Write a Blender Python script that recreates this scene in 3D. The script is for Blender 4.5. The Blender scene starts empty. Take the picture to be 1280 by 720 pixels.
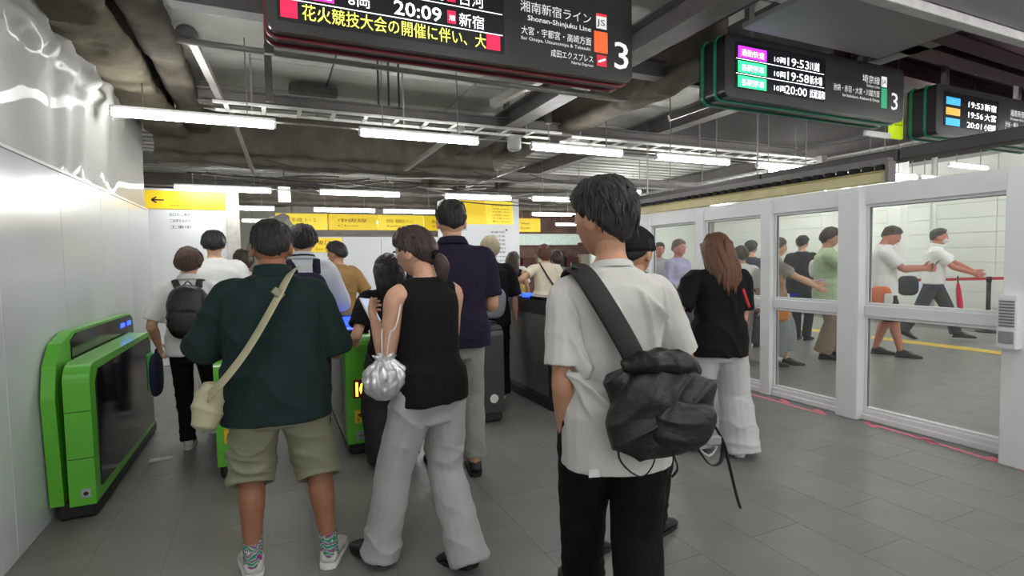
import bpy, bmesh, math, random
import numpy as np
from mathutils import Matrix, Vector

# ------------------------------------------------------------------ camera, world, light, exposure
scene = bpy.context.scene
COL = scene.collection
CAMH = 1.45
def setup_camera():
    yaw, pitch, roll = (math.radians(a) for a in (24.432, -3.083, 1.063))
    cy, sy, cp, sp = math.cos(yaw), math.sin(yaw), math.cos(pitch), math.sin(pitch)
    f = np.array([sy*cp, cy*cp, sp]); r = np.array([cy, -sy, 0.0]); d = np.cross(f, r)
    cr, sr = math.cos(roll), math.sin(roll)
    r2 = cr*r + sr*d; d2 = -sr*r + cr*d
    m = Matrix(((r2[0], -d2[0], -f[0], 0), (r2[1], -d2[1], -f[1], 0), (r2[2], -d2[2], -f[2], CAMH), (0, 0, 0, 1)))
    cd = bpy.data.cameras.new('camera'); cd.sensor_width = 36; cd.lens = 662.27/1280*36
    cd.clip_start = 0.05; cd.clip_end = 200
    co = bpy.data.objects.new('camera', cd); COL.objects.link(co); co.matrix_world = m
    scene.camera = co
setup_camera()
world = bpy.data.worlds.new('station_ambient'); scene.world = world; world.use_nodes = True
bgn = world.node_tree.nodes['Background']; bgn.inputs[0].default_value = (1.0, 0.99, 0.97, 1); bgn.inputs[1].default_value = 0.9
scene.view_settings.view_transform = 'Standard'; scene.view_settings.look = 'None'
scene.view_settings.gamma = 1; scene.view_settings.use_curve_mapping = False
scene.view_settings.exposure = 0.35
TUBE_POWER = 36.0          # emission strength of the fluorescent tubes

# ------------------------------------------------------------------ materials
def srgb(r, g, b):
    return tuple(((c/255)/12.92 if c/255 <= .04045 else ((c/255+.055)/1.055)**2.4) for c in (r, g, b))
MATS = {}
def mat(name, rgb, rough=.6, metal=0, var=.12, scale=12, bump=0, bscale=60, emit=0, spec=.5, trans=0, alpha=1, stretch=None, coat=0, sheen=0, rgb2=None):
    if name in MATS: return MATS[name]
    m = bpy.data.materials.new(name); m.use_nodes = True; nt = m.node_tree; N = nt.nodes; L = nt.links
    b = N['Principled BSDF']; c = srgb(*rgb)
    b.inputs['Roughness'].default_value = rough; b.inputs['Metallic'].default_value = metal
    b.inputs['Specular IOR Level'].default_value = spec
    b.inputs['Coat Weight'].default_value = coat
    b.inputs['Sheen Weight'].default_value = sheen
    tc = N.new('ShaderNodeTexCoord'); src = tc.outputs['Object']
    if stretch:
        mp = N.new('ShaderNodeMapping'); mp.inputs['Scale'].default_value = stretch; L.new(src, mp.inputs[0]); src = mp.outputs[0]
    n = N.new('ShaderNodeTexNoise'); n.inputs['Scale'].default_value = scale; n.inputs['Detail'].default_value = 4
    L.new(src, n.inputs['Vector'])
    rp = N.new('ShaderNodeValToRGB')
    lo = tuple(max(0, x*(1-var)) for x in c); hi = tuple(min(1, x*(1+var)) for x in c)
    if rgb2: lo = c; hi = srgb(*rgb2)
    rp.color_ramp.elements[0].color = (*lo, 1); rp.color_ramp.elements[0].position = .3
    rp.color_ramp.elements[1].color = (*hi, 1); rp.color_ramp.elements[1].position = .7
    L.new(n.outputs['Fac'], rp.inputs[0]); L.new(rp.outputs[0], b.inputs['Base Color'])
    if bump:
        n2 = N.new('ShaderNodeTexNoise'); n2.inputs['Scale'].default_value = bscale; n2.inputs['Detail'].default_value = 3
        L.new(src, n2.inputs['Vector'])
        bp = N.new('ShaderNodeBump'); bp.inputs['Strength'].default_value = bump; bp.inputs['Distance'].default_value = .01
        L.new(n2.outputs['Fac'], bp.inputs['Height']); L.new(bp.outputs[0], b.inputs['Normal'])
    if emit:
        L.new(rp.outputs[0], b.inputs['Emission Color']); b.inputs['Emission Strength'].default_value = emit
    if trans: b.inputs['Transmission Weight'].default_value = trans
    if alpha < 1: b.inputs['Alpha'].default_value = alpha
    MATS[name] = m; return m

# ------------------------------------------------------------------ mesh helpers
def A(*v): return np.array(v, float)
def unit(v):
    n = np.linalg.norm(v); return v/n if n > 1e-9 else v
class MB:
    def __init__(s): s.v = []; s.f = []
    def add(s, v, f):
        o = len(s.v); s.v += [tuple(map(float, p)) for p in v]; s.f += [tuple(i+o for i in q) for q in f]; return s
    def box(s, x0, x1, y0, y1, z0, z1):
        return s.add([(x0,y0,z0),(x1,y0,z0),(x1,y1,z0),(x0,y1,z0),(x0,y0,z1),(x1,y0,z1),(x1,y1,z1),(x0,y1,z1)],
                     [(0,3,2,1),(4,5,6,7),(0,1,5,4),(1,2,6,5),(2,3,7,6),(3,0,4,7)])
    def bbox(s, x0, x1, y0, y1, z0, z1, r=.01, seg=2):
        bm = bmesh.new(); bmesh.ops.create_cube(bm, size=1)
        for v in bm.verts: v.co = Vector(((x0+x1)/2+v.co.x*(x1-x0), (y0+y1)/2+v.co.y*(y1-y0), (z0+z1)/2+v.co.z*(z1-z0)))
        bmesh.ops.bevel(bm, geom=bm.edges[:], offset=r, segments=seg, profile=.5, affect='EDGES')
        bm.verts.index_update(); s.add([v.co for v in bm.verts], [[v.index for v in f.verts] for f in bm.faces]); bm.free(); return s
    def obox(s, c, ax, ay, az):        # oriented box: centre and three half axes
        c, ax, ay, az = map(np.array, (c, ax, ay, az))
        return s.add([c-ax-ay-az, c+ax-ay-az, c+ax+ay-az, c-ax+ay-az, c-ax-ay+az, c+ax-ay+az, c+ax+ay+az, c-ax+ay+az],
                     [(0,3,2,1),(4,5,6,7),(0,1,5,4),(1,2,6,5),(2,3,7,6),(3,0,4,7)])
    def bar(s, p, q, w, h=None, up=(0,0,1)):     # square bar from p to q
        p, q = np.array(p, float), np.array(q, float); d = unit(q-p); h = w if h is None else h
        u = np.cross(d, np.array(up, float))
        if np.linalg.norm(u) < 1e-4: u = np.cross(d, A(1,0,0))
        u = unit(u); w2 = np.cross(u, d)
        return s.obox((p+q)/2, (q-p)/2, u*w/2, w2*h/2)
    def rings(s, rs, cap=True):
        n = len(rs[0]); v = [p for r in rs for p in r]; f = []
        for i in range(len(rs)-1):
            for j in range(n):
                k = (j+1) % n; f.append((i*n+j, i*n+k, (i+1)*n+k, (i+1)*n+j))
        if cap:
            f.append(tuple(range(n))[::-1]); f.append(tuple((len(rs)-1)*n+j for j in range(n)))
        return s.add(v, f)
    def tube(s, pts, rad, n=12, k=4, ref=None, cup=None, scup=None, e=2.0):
        pts = [np.array(p, float) for p in pts]
        rad = [(r, r) if np.isscalar(r) else tuple(r) for r in rad]
        P, Rr = [], []
        for i in range(len(pts)-1):
            p0 = pts[max(i-1, 0)]; p1 = pts[i]; p2 = pts[i+1]; p3 = pts[min(i+2, len(pts)-1)]
            for j in range(k):
                t = j/k; t2 = t*t; t3 = t2*t
                P.append(.5*((2*p1)+(-p0+p2)*t+(2*p0-5*p1+4*p2-p3)*t2+(-p0+3*p1-3*p2+p3)*t3))
                st = t*t*(3-2*t)
                Rr.append(tuple(rad[i][a]*(1-st)+rad[i+1][a]*st for a in (0, 1)))
        P.append(pts[-1]); Rr.append(rad[-1])
        T = [unit(P[min(i+1, len(P)-1)]-P[max(i-1, 0)]) for i in range(len(P))]
        if ref is None: ref = A(1,0,0) if abs(T[0][0]) < .8 else A(0,1,0)
        u = unit(ref-T[0]*np.dot(ref, T[0])); rs = []; fr = []
        an = np.linspace(0, 2*math.pi, n, endpoint=False); ca, sa = np.cos(an), np.sin(an)
        ca = np.sign(ca)*np.abs(ca)**(2/e); sa = np.sign(sa)*np.abs(sa)**(2/e)
        for p, t, r in zip(P, T, Rr):
            u = unit(u-t*np.dot(u, t)); w = np.cross(t, u); fr.append((p, u, w, t))
            rs.append([p+u*r[0]*c+w*r[1]*q for c, q in zip(ca, sa)])
        def cupr(i, sgn, c):
            ins, dep = c; p, u_, w_, t_ = fr[i]; r = Rr[i]; out = []
            for dd in (0, dep):
                out.append([p-sgn*t_*dd+u_*max(r[0]-ins, .004)*c2+w_*max(r[1]-ins, .004)*q for c2, q in zip(ca, sa)])
            return out
        if cup: rs = rs+cupr(-1, 1, cup)
        if scup: rs = cupr(0, -1, scup)[::-1]+rs
        return s.rings(rs)
    def ball(s, c, r, ax=None, nu=14, nv=9):
        c = np.array(c, float); r = (r,)*3 if np.isscalar(r) else r
        ax = np.eye(3) if ax is None else np.array(ax)
        v = []; f = []
        for i in range(nv+1):
            th = math.pi*i/nv
            for j in range(nu):
                ph = 2*math.pi*j/nu
                q = A(r[0]*math.sin(th)*math.cos(ph), r[1]*math.sin(th)*math.sin(ph), -r[2]*math.cos(th))
                v.append(c+q@ax)
        for i in range(nv):
            for j in range(nu):
                k = (j+1) % nu; f.append((i*nu+j, i*nu+k, (i+1)*nu+k, (i+1)*nu+j))
        return s.add(v, f)
    def cyl(s, p, q, r, n=14, r2=None): return s.tube([p, q], [r, r if r2 is None else r2], n=n, k=1)
    def extrude(s, poly, axis, a, b):   # polygon of 2-tuples extruded along an axis; other axes keep their order
        n = len(poly)
        def P(u, w, t): return {'x': (t,u,w), 'y': (u,t,w), 'z': (u,w,t)}[axis]
        v = [P(u, w, a) for u, w in poly]+[P(u, w, b) for u, w in poly]
        f = [tuple(range(n)), tuple(range(n, 2*n))[::-1]]+[(j, n+j, n+(j+1) % n, (j+1) % n) for j in range(n)]
        return s.add(v, f)
    def mesh(s, name, smooth=False):
        me = bpy.data.meshes.new(name); me.from_pydata(s.v, [], s.f)
        bm = bmesh.new(); bm.from_mesh(me); bmesh.ops.recalc_face_normals(bm, faces=bm.faces[:]); bm.to_mesh(me); bm.free()
        if smooth: me.polygons.foreach_set('use_smooth', [True]*len(me.polygons))
        me.update(); return me
    def obj(s, name, m, parent=None, smooth=False):
        return mkobj(name, s.mesh(name, smooth), m, parent)
def mkobj(name, me, m, parent=None):
    if m is not None and not me.materials: me.materials.append(m)
    o = bpy.data.objects.new(name, me); COL.objects.link(o)
    if parent is not None: o.parent = parent
    return o
def tag(o, label, cat, group=None):
    o['label'] = label; o['category'] = cat
    if group: o['group'] = group
    return o
def thing(name, label, cat, loc=(0,0,0), rz=0, group=None):
    o = bpy.data.objects.new(name, None); o.empty_display_size = .1; COL.objects.link(o)
    o.location = loc; o.rotation_euler = (0, 0, rz); return tag(o, label, cat, group)
def struct(name, m, mb=None, me=None, label=None):
    o = mkobj(name, me or mb.mesh(name), m); o['kind'] = 'structure'
    if label: o['label'] = label
    return o
def sharepart(name, me, parent, loc, rot=(0,0,0), kind=None):
    o = bpy.data.objects.new(name, me); COL.objects.link(o); o.parent = parent; o.location = loc; o.rotation_euler = rot
    return o
def rrect(x0, x1, z0, z1, r, seg=4):
    out = []
    for cx, cz, a0 in ((x1-r, z1-r, 0), (x0+r, z1-r, 90), (x0+r, z0+r, 180), (x1-r, z0+r, 270)):
        for i in range(seg+1):
            a = math.radians(a0+90*i/seg); out.append((cx+r*math.cos(a), cz+r*math.sin(a)))
    return out
# ---- numpy value noise, remesh, folds
_rs = np.random.RandomState(7); _LAT = _rs.rand(32, 32, 32)
def vnoise(p):
    p = np.asarray(p)+100.0; i = np.floor(p).astype(int); f = p-i; f = f*f*(3-2*f); i = i % 32; j = (i+1) % 32
    x0, y0, z0 = i.T; x1, y1, z1 = j.T; fx, fy, fz = f.T
    def l(a, b, t): return a+(b-a)*t
    return l(l(l(_LAT[x0,y0,z0], _LAT[x1,y0,z0], fx), l(_LAT[x0,y1,z0], _LAT[x1,y1,z0], fx), fy),
             l(l(_LAT[x0,y0,z1], _LAT[x1,y0,z1], fx), l(_LAT[x0,y1,z1], _LAT[x1,y1,z1], fx), fy), fz)*2-1
def folds(v, amp, d, freq, seed=0, mod=3.0):
    d = unit(np.array(d, float)); w = vnoise(v*4+seed*3.1)*.9+vnoise(v*9+seed)*.3
    q = v@d*freq+w; r = (1-np.abs(np.sin(math.pi*q)))**1.5
    return amp*r*np.clip(vnoise(v*mod+seed*7.7)*1.4+.35, 0, 1)
def remesh(mb, name, vox, smooth=2, disp=None, shade=True):
    me = mb.mesh('tmp'); o = bpy.data.objects.new('tmp', me); COL.objects.link(o)
    md = o.modifiers.new('r', 'REMESH'); md.mode = 'VOXEL'; md.voxel_size = vox; md.use_smooth_shade = shade
    dg = bpy.context.evaluated_depsgraph_get(); out = bpy.data.meshes.new_from_object(o.evaluated_get(dg))
    bpy.data.objects.remove(o); bpy.data.meshes.remove(me); out.name = name
    n = len(out.vertices); co = np.empty(n*3); out.vertices.foreach_get('co', co); co = co.reshape(-1, 3)
    ed = np.empty(len(out.edges)*2, int); out.edges.foreach_get('vertices', ed); ed = ed.reshape(-1, 2)
    deg = np.bincount(ed.ravel(), minlength=n).astype(float)[:, None]; deg[deg == 0] = 1
    for _ in range(smooth):
        s = np.zeros_like(co)
        for ax in range(3):
            s[:, ax] = np.bincount(ed[:, 0], co[ed[:, 1], ax], n)+np.bincount(ed[:, 1], co[ed[:, 0], ax], n)
        co = co*.4+.6*s/deg
    if disp is not None:
        out.vertices.foreach_set('co', co.ravel()); out.update()
        nr = np.empty(n*3); out.vertex_normals.foreach_get('vector', nr); nr = nr.reshape(-1, 3)
        co = co+nr*np.asarray(disp(co)).reshape(-1, 1)
    out.vertices.foreach_set('co', co.ravel()); out.update()
    if shade: out.polygons.foreach_set('use_smooth', [True]*len(out.polygons))
    return out
def joinmesh(name, meshes):
    V, Fc, o = [], [], 0
    for me in meshes:
        n = len(me.vertices); co = np.empty(n*3); me.vertices.foreach_get('co', co); V += co.reshape(-1, 3).tolist()
        Fc += [[i+o for i in p.vertices] for p in me.polygons]; o += n; bpy.data.meshes.remove(me)
    out = bpy.data.meshes.new(name); out.from_pydata(V, [], Fc); out.polygons.foreach_set('use_smooth', [True]*len(out.polygons)); out.update()
    return out
_textcache = {}
def text_mesh(s, size, align='LEFT', bold=0):
    cu = bpy.data.curves.new('t', 'FONT'); cu.body = s; cu.size = size; cu.align_x = align; cu.align_y = 'BOTTOM_BASELINE'; cu.resolution_u = 2; cu.offset = bold if s.isascii() else 0
    o = bpy.data.objects.new('t', cu); COL.objects.link(o)
    dg = bpy.context.evaluated_depsgraph_get(); me = bpy.data.meshes.new_from_object(o.evaluated_get(dg))
    bpy.data.objects.remove(o); bpy.data.curves.remove(cu); return me
def text(name, s, x, z, size, m, parent, y=0, align='LEFT', width=None, bold=0, face='-y'):
    """flat lettering in the XZ plane of the parent, reading along +x, facing -y"""
    me = text_mesh(s, size, align, bold); n = len(me.vertices)
    if n == 0: return None
    co = np.empty(n*3); me.vertices.foreach_get('co', co); co = co.reshape(-1, 3)
    if width:
        w = co[:, 0].max()-co[:, 0].min(); co[:, 0] *= width/w
    if face == '-y': co = np.stack([co[:, 0]+x, np.full(n, y), co[:, 1]+z], 1)
    me.vertices.foreach_set('co', co.ravel()); me.update(); me.name = name
    return mkobj(name, me, m, parent)
# ------------------------------------------------------------------ people
def rotz(a): c, s = math.cos(a), math.sin(a); return np.array([[c,-s,0],[s,c,0],[0,0,1]])
def rotx(a): c, s = math.cos(a), math.sin(a); return np.array([[1,0,0],[0,c,-s],[0,s,c]])
def roty(a): c, s = math.cos(a), math.sin(a); return np.array([[c,0,s],[0,1,0],[-s,0,c]])
def ik(a, b, l1, l2, pole):
    d = b-a; L = np.linalg.norm(d); mx = (l1+l2)*.998
    if L > mx: b = a+d/L*mx; d = b-a; L = mx
    u = d/L; c = (l1*l1+L*L-l2*l2)/(2*L); hh = math.sqrt(max(l1*l1-c*c, 1e-8))
    p = np.array(pole, float); p = unit(p-u*np.dot(p, u)); return a+u*c+p*hh, b
TZ = [.445,.475,.50,.53,.57,.62,.67,.72,.76,.785,.805,.822,.84]
TX = [.060,.090,.099,.100,.092,.083,.088,.097,.101,.098,.082,.058,.043]
TY = [.045,.062,.068,.069,.063,.058,.061,.066,.065,.058,.050,.043,.038]
def headshape(d, W, D, Hh, face=True):
    """unit directions (x right, y forward, z up) to head surface, centred mid-head"""
    x, y, z = d.T
    wx = np.where(z < -.05, 1-.42*np.clip(-z-.05, 0, 1)**1.3, 1-.04*z)
    px_ = x*W/2*wx
    dy = np.where(y > 0, .47*(1-.10*np.clip(-z, 0, 1)), .53*(1-.30*np.clip(-z-.15, 0, 1)))
    py_ = y*D*dy
    pz_ = z*Hh/2
    py_ = np.where((z < -.3) & (y > -.2), py_+.10*D*np.clip(-z-.3, 0, .7), py_)
    if face:
        fr = np.clip(y, 0, 1)
        g = lambda cx, cz, sx, sz: np.exp(-((x-cx)/sx)**2-((z-cz)/sz)**2)*fr
        py_ = py_+D*(.115*g(0, -.27, .13, .12)+.05*g(0, -.08, .11, .22)+.03*g(0, .12, .5, .08)
                     - .035*g(.36, .0, .17, .10)-.035*g(-.36, .0, .17, .10)+.035*g(0, -.58, .25, .10)+.045*g(0, -.88, .25, .14))
    return np.stack([px_, py_, pz_], 1)
def sphere_dirs(nu, nv):
    th = np.linspace(0, math.pi, nv+1); ph = np.linspace(0, 2*math.pi, nu, endpoint=False)
    T, P = np.meshgrid(th, ph, indexing='ij')
    d = np.stack([np.sin(T)*np.cos(P), np.sin(T)*np.sin(P), -np.cos(T)], -1).reshape(-1, 3)
    f = [(i*nu+j, i*nu+(j+1) % nu, (i+1)*nu+(j+1) % nu, (i+1)*nu+j) for i in range(nv) for j in range(nu)]
    return d, f
def smooth01(x, a, b): t = np.clip((x-a)/(b-a), 0, 1); return t*t*(3-2*t)
def build_hand(mb, wr, d, n, th, s, curl, spread=1.0):
    """wr wrist, d finger direction, n palm normal (fingers curl to it), th towards the thumb side, s scale(=height)"""
    d = unit(d); n = unit(n-d*np.dot(n, d)); w = unit(th-d*np.dot(th, d)); w = unit(w-n*np.dot(w, n))
    pl = .052*s
    mb.tube([wr-d*.02*s, wr+d*.012*s, wr+d*pl*.6, wr+d*pl], [(.0165*s,.013*s), (.018*s,.0115*s), (.0235*s,.0115*s), (.0235*s,.009*s)], n=12, k=3, ref=w)
    for i, (o, l) in enumerate(((.0165,.042), (.0055,.047), (-.0055,.044), (-.0165,.034))):
        p = wr+d*(pl-.004*s)+w*o*s; dd = unit(d+w*(.10*spread*(1.5-i)/1.5)); pts = [p-dd*.01*s]; rr = [.0056*s]
        ang = 0
        for k, fr in enumerate((.45,.30,.25)):
            ang += curl*(.55+.35*k)*(.85+.12*i)
            q = dd*math.cos(ang)+n*math.sin(ang); p = p+q*l*s*fr; pts.append(p); rr.append((.0055,.0050,.0042)[k]*s*(.88 if i == 3 else 1))
        mb.tube(pts, rr, n=8, k=3)
        mb.ball(pts[-1], rr[-1]*.98, nu=8, nv=6)
    p = wr+d*.014*s+w*.017*s; q1 = unit(d*.75+w*.65+n*.25); q2 = unit(d+w*.25+n*(.25+.3*curl))
    a = p+q1*.028*s; b = a+q2*.024*s
    mb.tube([p-q1*.012*s, p+q1*.01*s, a, b], [.0095*s,.0085*s,.0068*s,.0052*s], n=8, k=3); mb.ball(b, .0052*s, nu=8, nv=6)
SKIN = {}
def skin(name, rgb): return mat('skin_'+name, rgb, .55, var=.07, scale=25, bump=.06, bscale=250, spec=.35)
def person(label, loc, heading, h, group=None, girth=1., lean=0., twist=0., feet=None, hands=None, poles=None, palm=None, thumb=None, fdir=None, curl=.45,
           head=(0,0,0), skinm=None, hair=None, top=None, bottom=None, shoes=None, socks=None, vox=.009, dz=0., shw=1., fem=False, eyes=True, hipx=0., hscale=1.05, shz=.788):
    s = h; root = thing('person', label, 'person', (loc[0], loc[1], 0), -math.radians(heading), group)
    zp = .52*s-dz
    ca, sa = math.cos(lean), math.sin(lean); tw = math.radians(twist)
    def S(z):                      # z in body fractions -> centre, right axis, forward axis
        t = z*s-dz-zp
        if t <= 0: return A(hipx, 0, z*s-dz), A(1,0,0), A(0,1,0)
        k = min(t/(.28*s), 1)*tw
        f = A(-math.sin(k), math.cos(k)*ca, -math.cos(k)*sa) if False else rotz(-k)@A(0,1,0)
        r = rotz(-k)@A(1,0,0)
        c = A(hipx, math.sin(lean)*t, zp+math.cos(lean)*t)
        up = A(0, sa, ca); f = unit(f-up*np.dot(f, up))
        return c, r, f
    feet = feet or ((-.07, 0, 0, 0, 6), (.07, 0, 0, 0, -6))
    # --- joints
    J = {}
    for i, sg in ((0, -1), (1, 1)):
        hp = A(hipx+sg*.052*s, 0, .515*s-dz)
        fx, fy, fl, fp, fyaw = feet[i]
        fdirv = rotz(math.radians(fyaw))@A(0,1,0); R_ = rotz(math.radians(fyaw))@rotx(-math.radians(fp))
        heel = A(fx, fy, fl); ank = heel+R_@A(0, .022*s, .048*s)+A(0,0,0)
        kn, ank2 = ik(hp, ank, .245*s, .235*s, A(.15*sg+math.sin(-math.radians(fyaw))*.5, 1, 0))
        J['leg', i] = (hp, kn, ank2, ank2-ank, R_)
        c, r, f = S(shz); sh = c+r*sg*.106*s*shw
        hd = hands[i] if hands and hands[i] is not None else (sg*.165*s*(.8+.2*girth), .04*s+lean*.2*s, .475*s)
        pole = poles[i] if poles and poles[i] is not None else (sg*.45, -1, -.3)
        el, wr = ik(sh, np.array(hd, float), .172*s, .150*s, pole); J['arm', i] = (sh, el, wr)
    # --- head frame
    cn, rn, fn = S(.83); upn = unit(S(.83)[0]-S(.75)[0])
    hy, hpch, hrl = (math.radians(a) for a in head)
    fw = rotz(-hy)@unit(A(fn[0], fn[1], 0)); rt = rotz(-hy)@A(*rn); rt = unit(A(rt[0], rt[1], 0)); fw = np.cross(A(0,0,1), rt)
    f2 = fw*math.cos(hpch)-A(0,0,1)*math.sin(hpch); u2 = np.cross(rt, f2)
    r3 = rt*math.cos(hrl)+u2*math.sin(hrl); u3 = np.cross(r3, f2)
    HA = np.array([r3, f2, u3])
    Hh, W, D = .134*s*hscale, .091*s*hscale, .112*s*hscale
    nb = cn; at = cn+upn*.021*s+A(0,0,.002*s)+fn*.004*s
    HC = at+u3*Hh*.5-u3*.006*s+f2*.014*s
    top_z = HC+u3*Hh/2
    # --- body (one continuous skin surface)
    b = MB(); rings = []
    an = np.linspace(0, 2*math.pi, 20, endpoint=False)
    def tring(z, ex=0, ey=0, mx=1., e=2.3, dy=0.):
        c, r, f = S(z); rx = np.interp(z, TZ, TX)*s*girth*mx+ex; ry = np.interp(z, TZ, TY)*s*(.4+.6*girth)*mx+ey
        if fem and z > .6: rx *= .93
        cc, ss = np.cos(an), np.sin(an); cc = np.sign(cc)*np.abs(cc)**(2/e); ss = np.sign(ss)*np.abs(ss)**(2/e)
        return [c+f*dy+r*rx*p+f*ry*q for p, q in zip(cc, ss)]
    b.rings([tring(z, -.006, -.006) for z in TZ])
    b.tube([S(.80)[0], S(.825)[0]-fn*.004*s, at, HC-u3*Hh*.15-f2*.012*s], [.046*s*(.6+.4*girth), .037*s*(.5+.5*girth), .033*s*(.5+.5*girth), .034*s], n=16, k=3)
    lg = .85+.15*girth
    for i in (0, 1):
        hp, kn, ak, off, R_ = J['leg', i]
        cf = kn*.72+ak*.28-A(0, .008*s, 0)
        b.tube([hp+A(0,0,.02*s), hp*.5+kn*.5+A(0,.006*s,0), kn, cf, kn*.35+ak*.65-A(0,.003*s,0), ak, ak-A(0,0,.02*s)],
               [.052*s*lg, .047*s*lg, .034*s*lg, .0355*s*lg, .027*s*lg, .0205*s, .021*s], n=14, k=4)
        b.tube([ak+R_@A(0,-.012*s,-.028*s), ak+R_@A(0,.02*s,-.024*s), ak+R_@A(0,.09*s,-.033*s)], [.015*s,.017*s,.010*s], n=10, k=3)
        sh, el, wr = J['arm', i]; sg = (-1, 1)[i]
        c, r, f = S(shz+.007)
        b.tube([c+r*sg*.04*s+A(0,0,.002*s), sh, sh*.6+el*.4, el, el*.7+wr*.3, wr], [.029*s, .030*s*lg, .0285*s*lg, .0235*s, .0245*s*lg, (.0175*s,.0150*s)], n=14, k=4, ref=A(0,1,0))
    meshes = [remesh(b, 'b', vox, 2)]
    # --- head mesh
    hm = MB(); d, f = sphere_dirs(32, 24); P = headshape(d, W, D, Hh)
    hm.add(HC+P@HA, f)
    for sg in (-1, 1):
        e0 = HC+HA.T@A(sg*W*.50, -.06*D, -.04*Hh)
        hm.ball(e0, (.008*s, .016*s, .021*s), ax=np.array([unit(r3*1+f2*(-.35*sg)*sg), f2, u3]), nu=10, nv=8)
    hm.tube([at-upn*.02*s, at+u3*.02*s], [.031*s, .031*s], n=12, k=2)
    meshes.append(remesh(hm, 'h', max(.004, vox*.5), 2))
    for i, sg in ((0, -1), (1, 1)):
        sh, el, wr = J['arm', i]; fd = fdir[i] if fdir and fdir[i] is not None else wr-el
        pn = palm[i] if palm and palm[i] is not None else (-sg, 0, 0)
        td = thumb[i] if thumb and thumb[i] is not None else (0, 1, .2)
        hb = MB(); cu = curl[i] if not np.isscalar(curl) else curl
        build_hand(hb, wr, unit(np.array(fd, float)), np.array(pn, float), np.array(td, float), s, cu)
        meshes.append(remesh(hb, 'd', max(.0034, vox*.42), 1))
    skinm = skinm or skin('light', (222, 176, 150))
    mkobj('body', joinmesh('body', meshes), skinm, root)
    # --- face details
    if eyes:
        for sg in (-1, 1):
            c = HC+HA.T@A(sg*W*.21, D*.408, -.005*Hh)
            eo = MB().ball(c, (.0085*s, .005*s, .0034*s), ax=HA, nu=10, nv=6).obj('eye', mat('eye_white', (225, 220, 212), .3), root, True)
            MB().ball(c+f2*.0032*s, (.0036*s, .0024*s, .0032*s), ax=HA, nu=8, nv=6).obj('iris', mat('eye_iris', (40, 26, 20), .25), eo, True)
            MB().tube([c+HA.T@A(-.011*s, .003*s, .012*s), c+HA.T@A(0, .005*s, .0165*s), c+HA.T@A(.011*s, .003*s, .012*s)], [.0014*s,.0026*s,.0014*s], n=6, k=3).obj('eyebrow', mat('brow', (30, 24, 22), .7), root, True)
        MB().tube([HC+HA.T@A(-.014*s, D*.455, -.29*Hh), HC+HA.T@A(0, D*.485, -.285*Hh), HC+HA.T@A(.014*s, D*.455, -.29*Hh)], [.0015*s,.0034*s,.0015*s], n=6, k=3).obj('mouth', mat('lips', (170, 95, 88), .5), root, True)
    ctx = dict(root=root, J=J, S=S, s=s, HC=HC, HA=HA, W=W, D=D, Hh=Hh, girth=girth, tring=tring, at=at, fn=fn, vox=vox, heading=heading, loc=loc, feet=feet, zp=zp, nb=nb, fem=fem, shz=shz)
    if hair: add_hair(ctx, **hair)
    if top: add_top(ctx, **top)
    if bottom: add_bottom(ctx, **bottom)
    if shoes: add_shoes(ctx, **shoes)
    if socks: add_socks(ctx, **socks)
    return ctx
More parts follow.
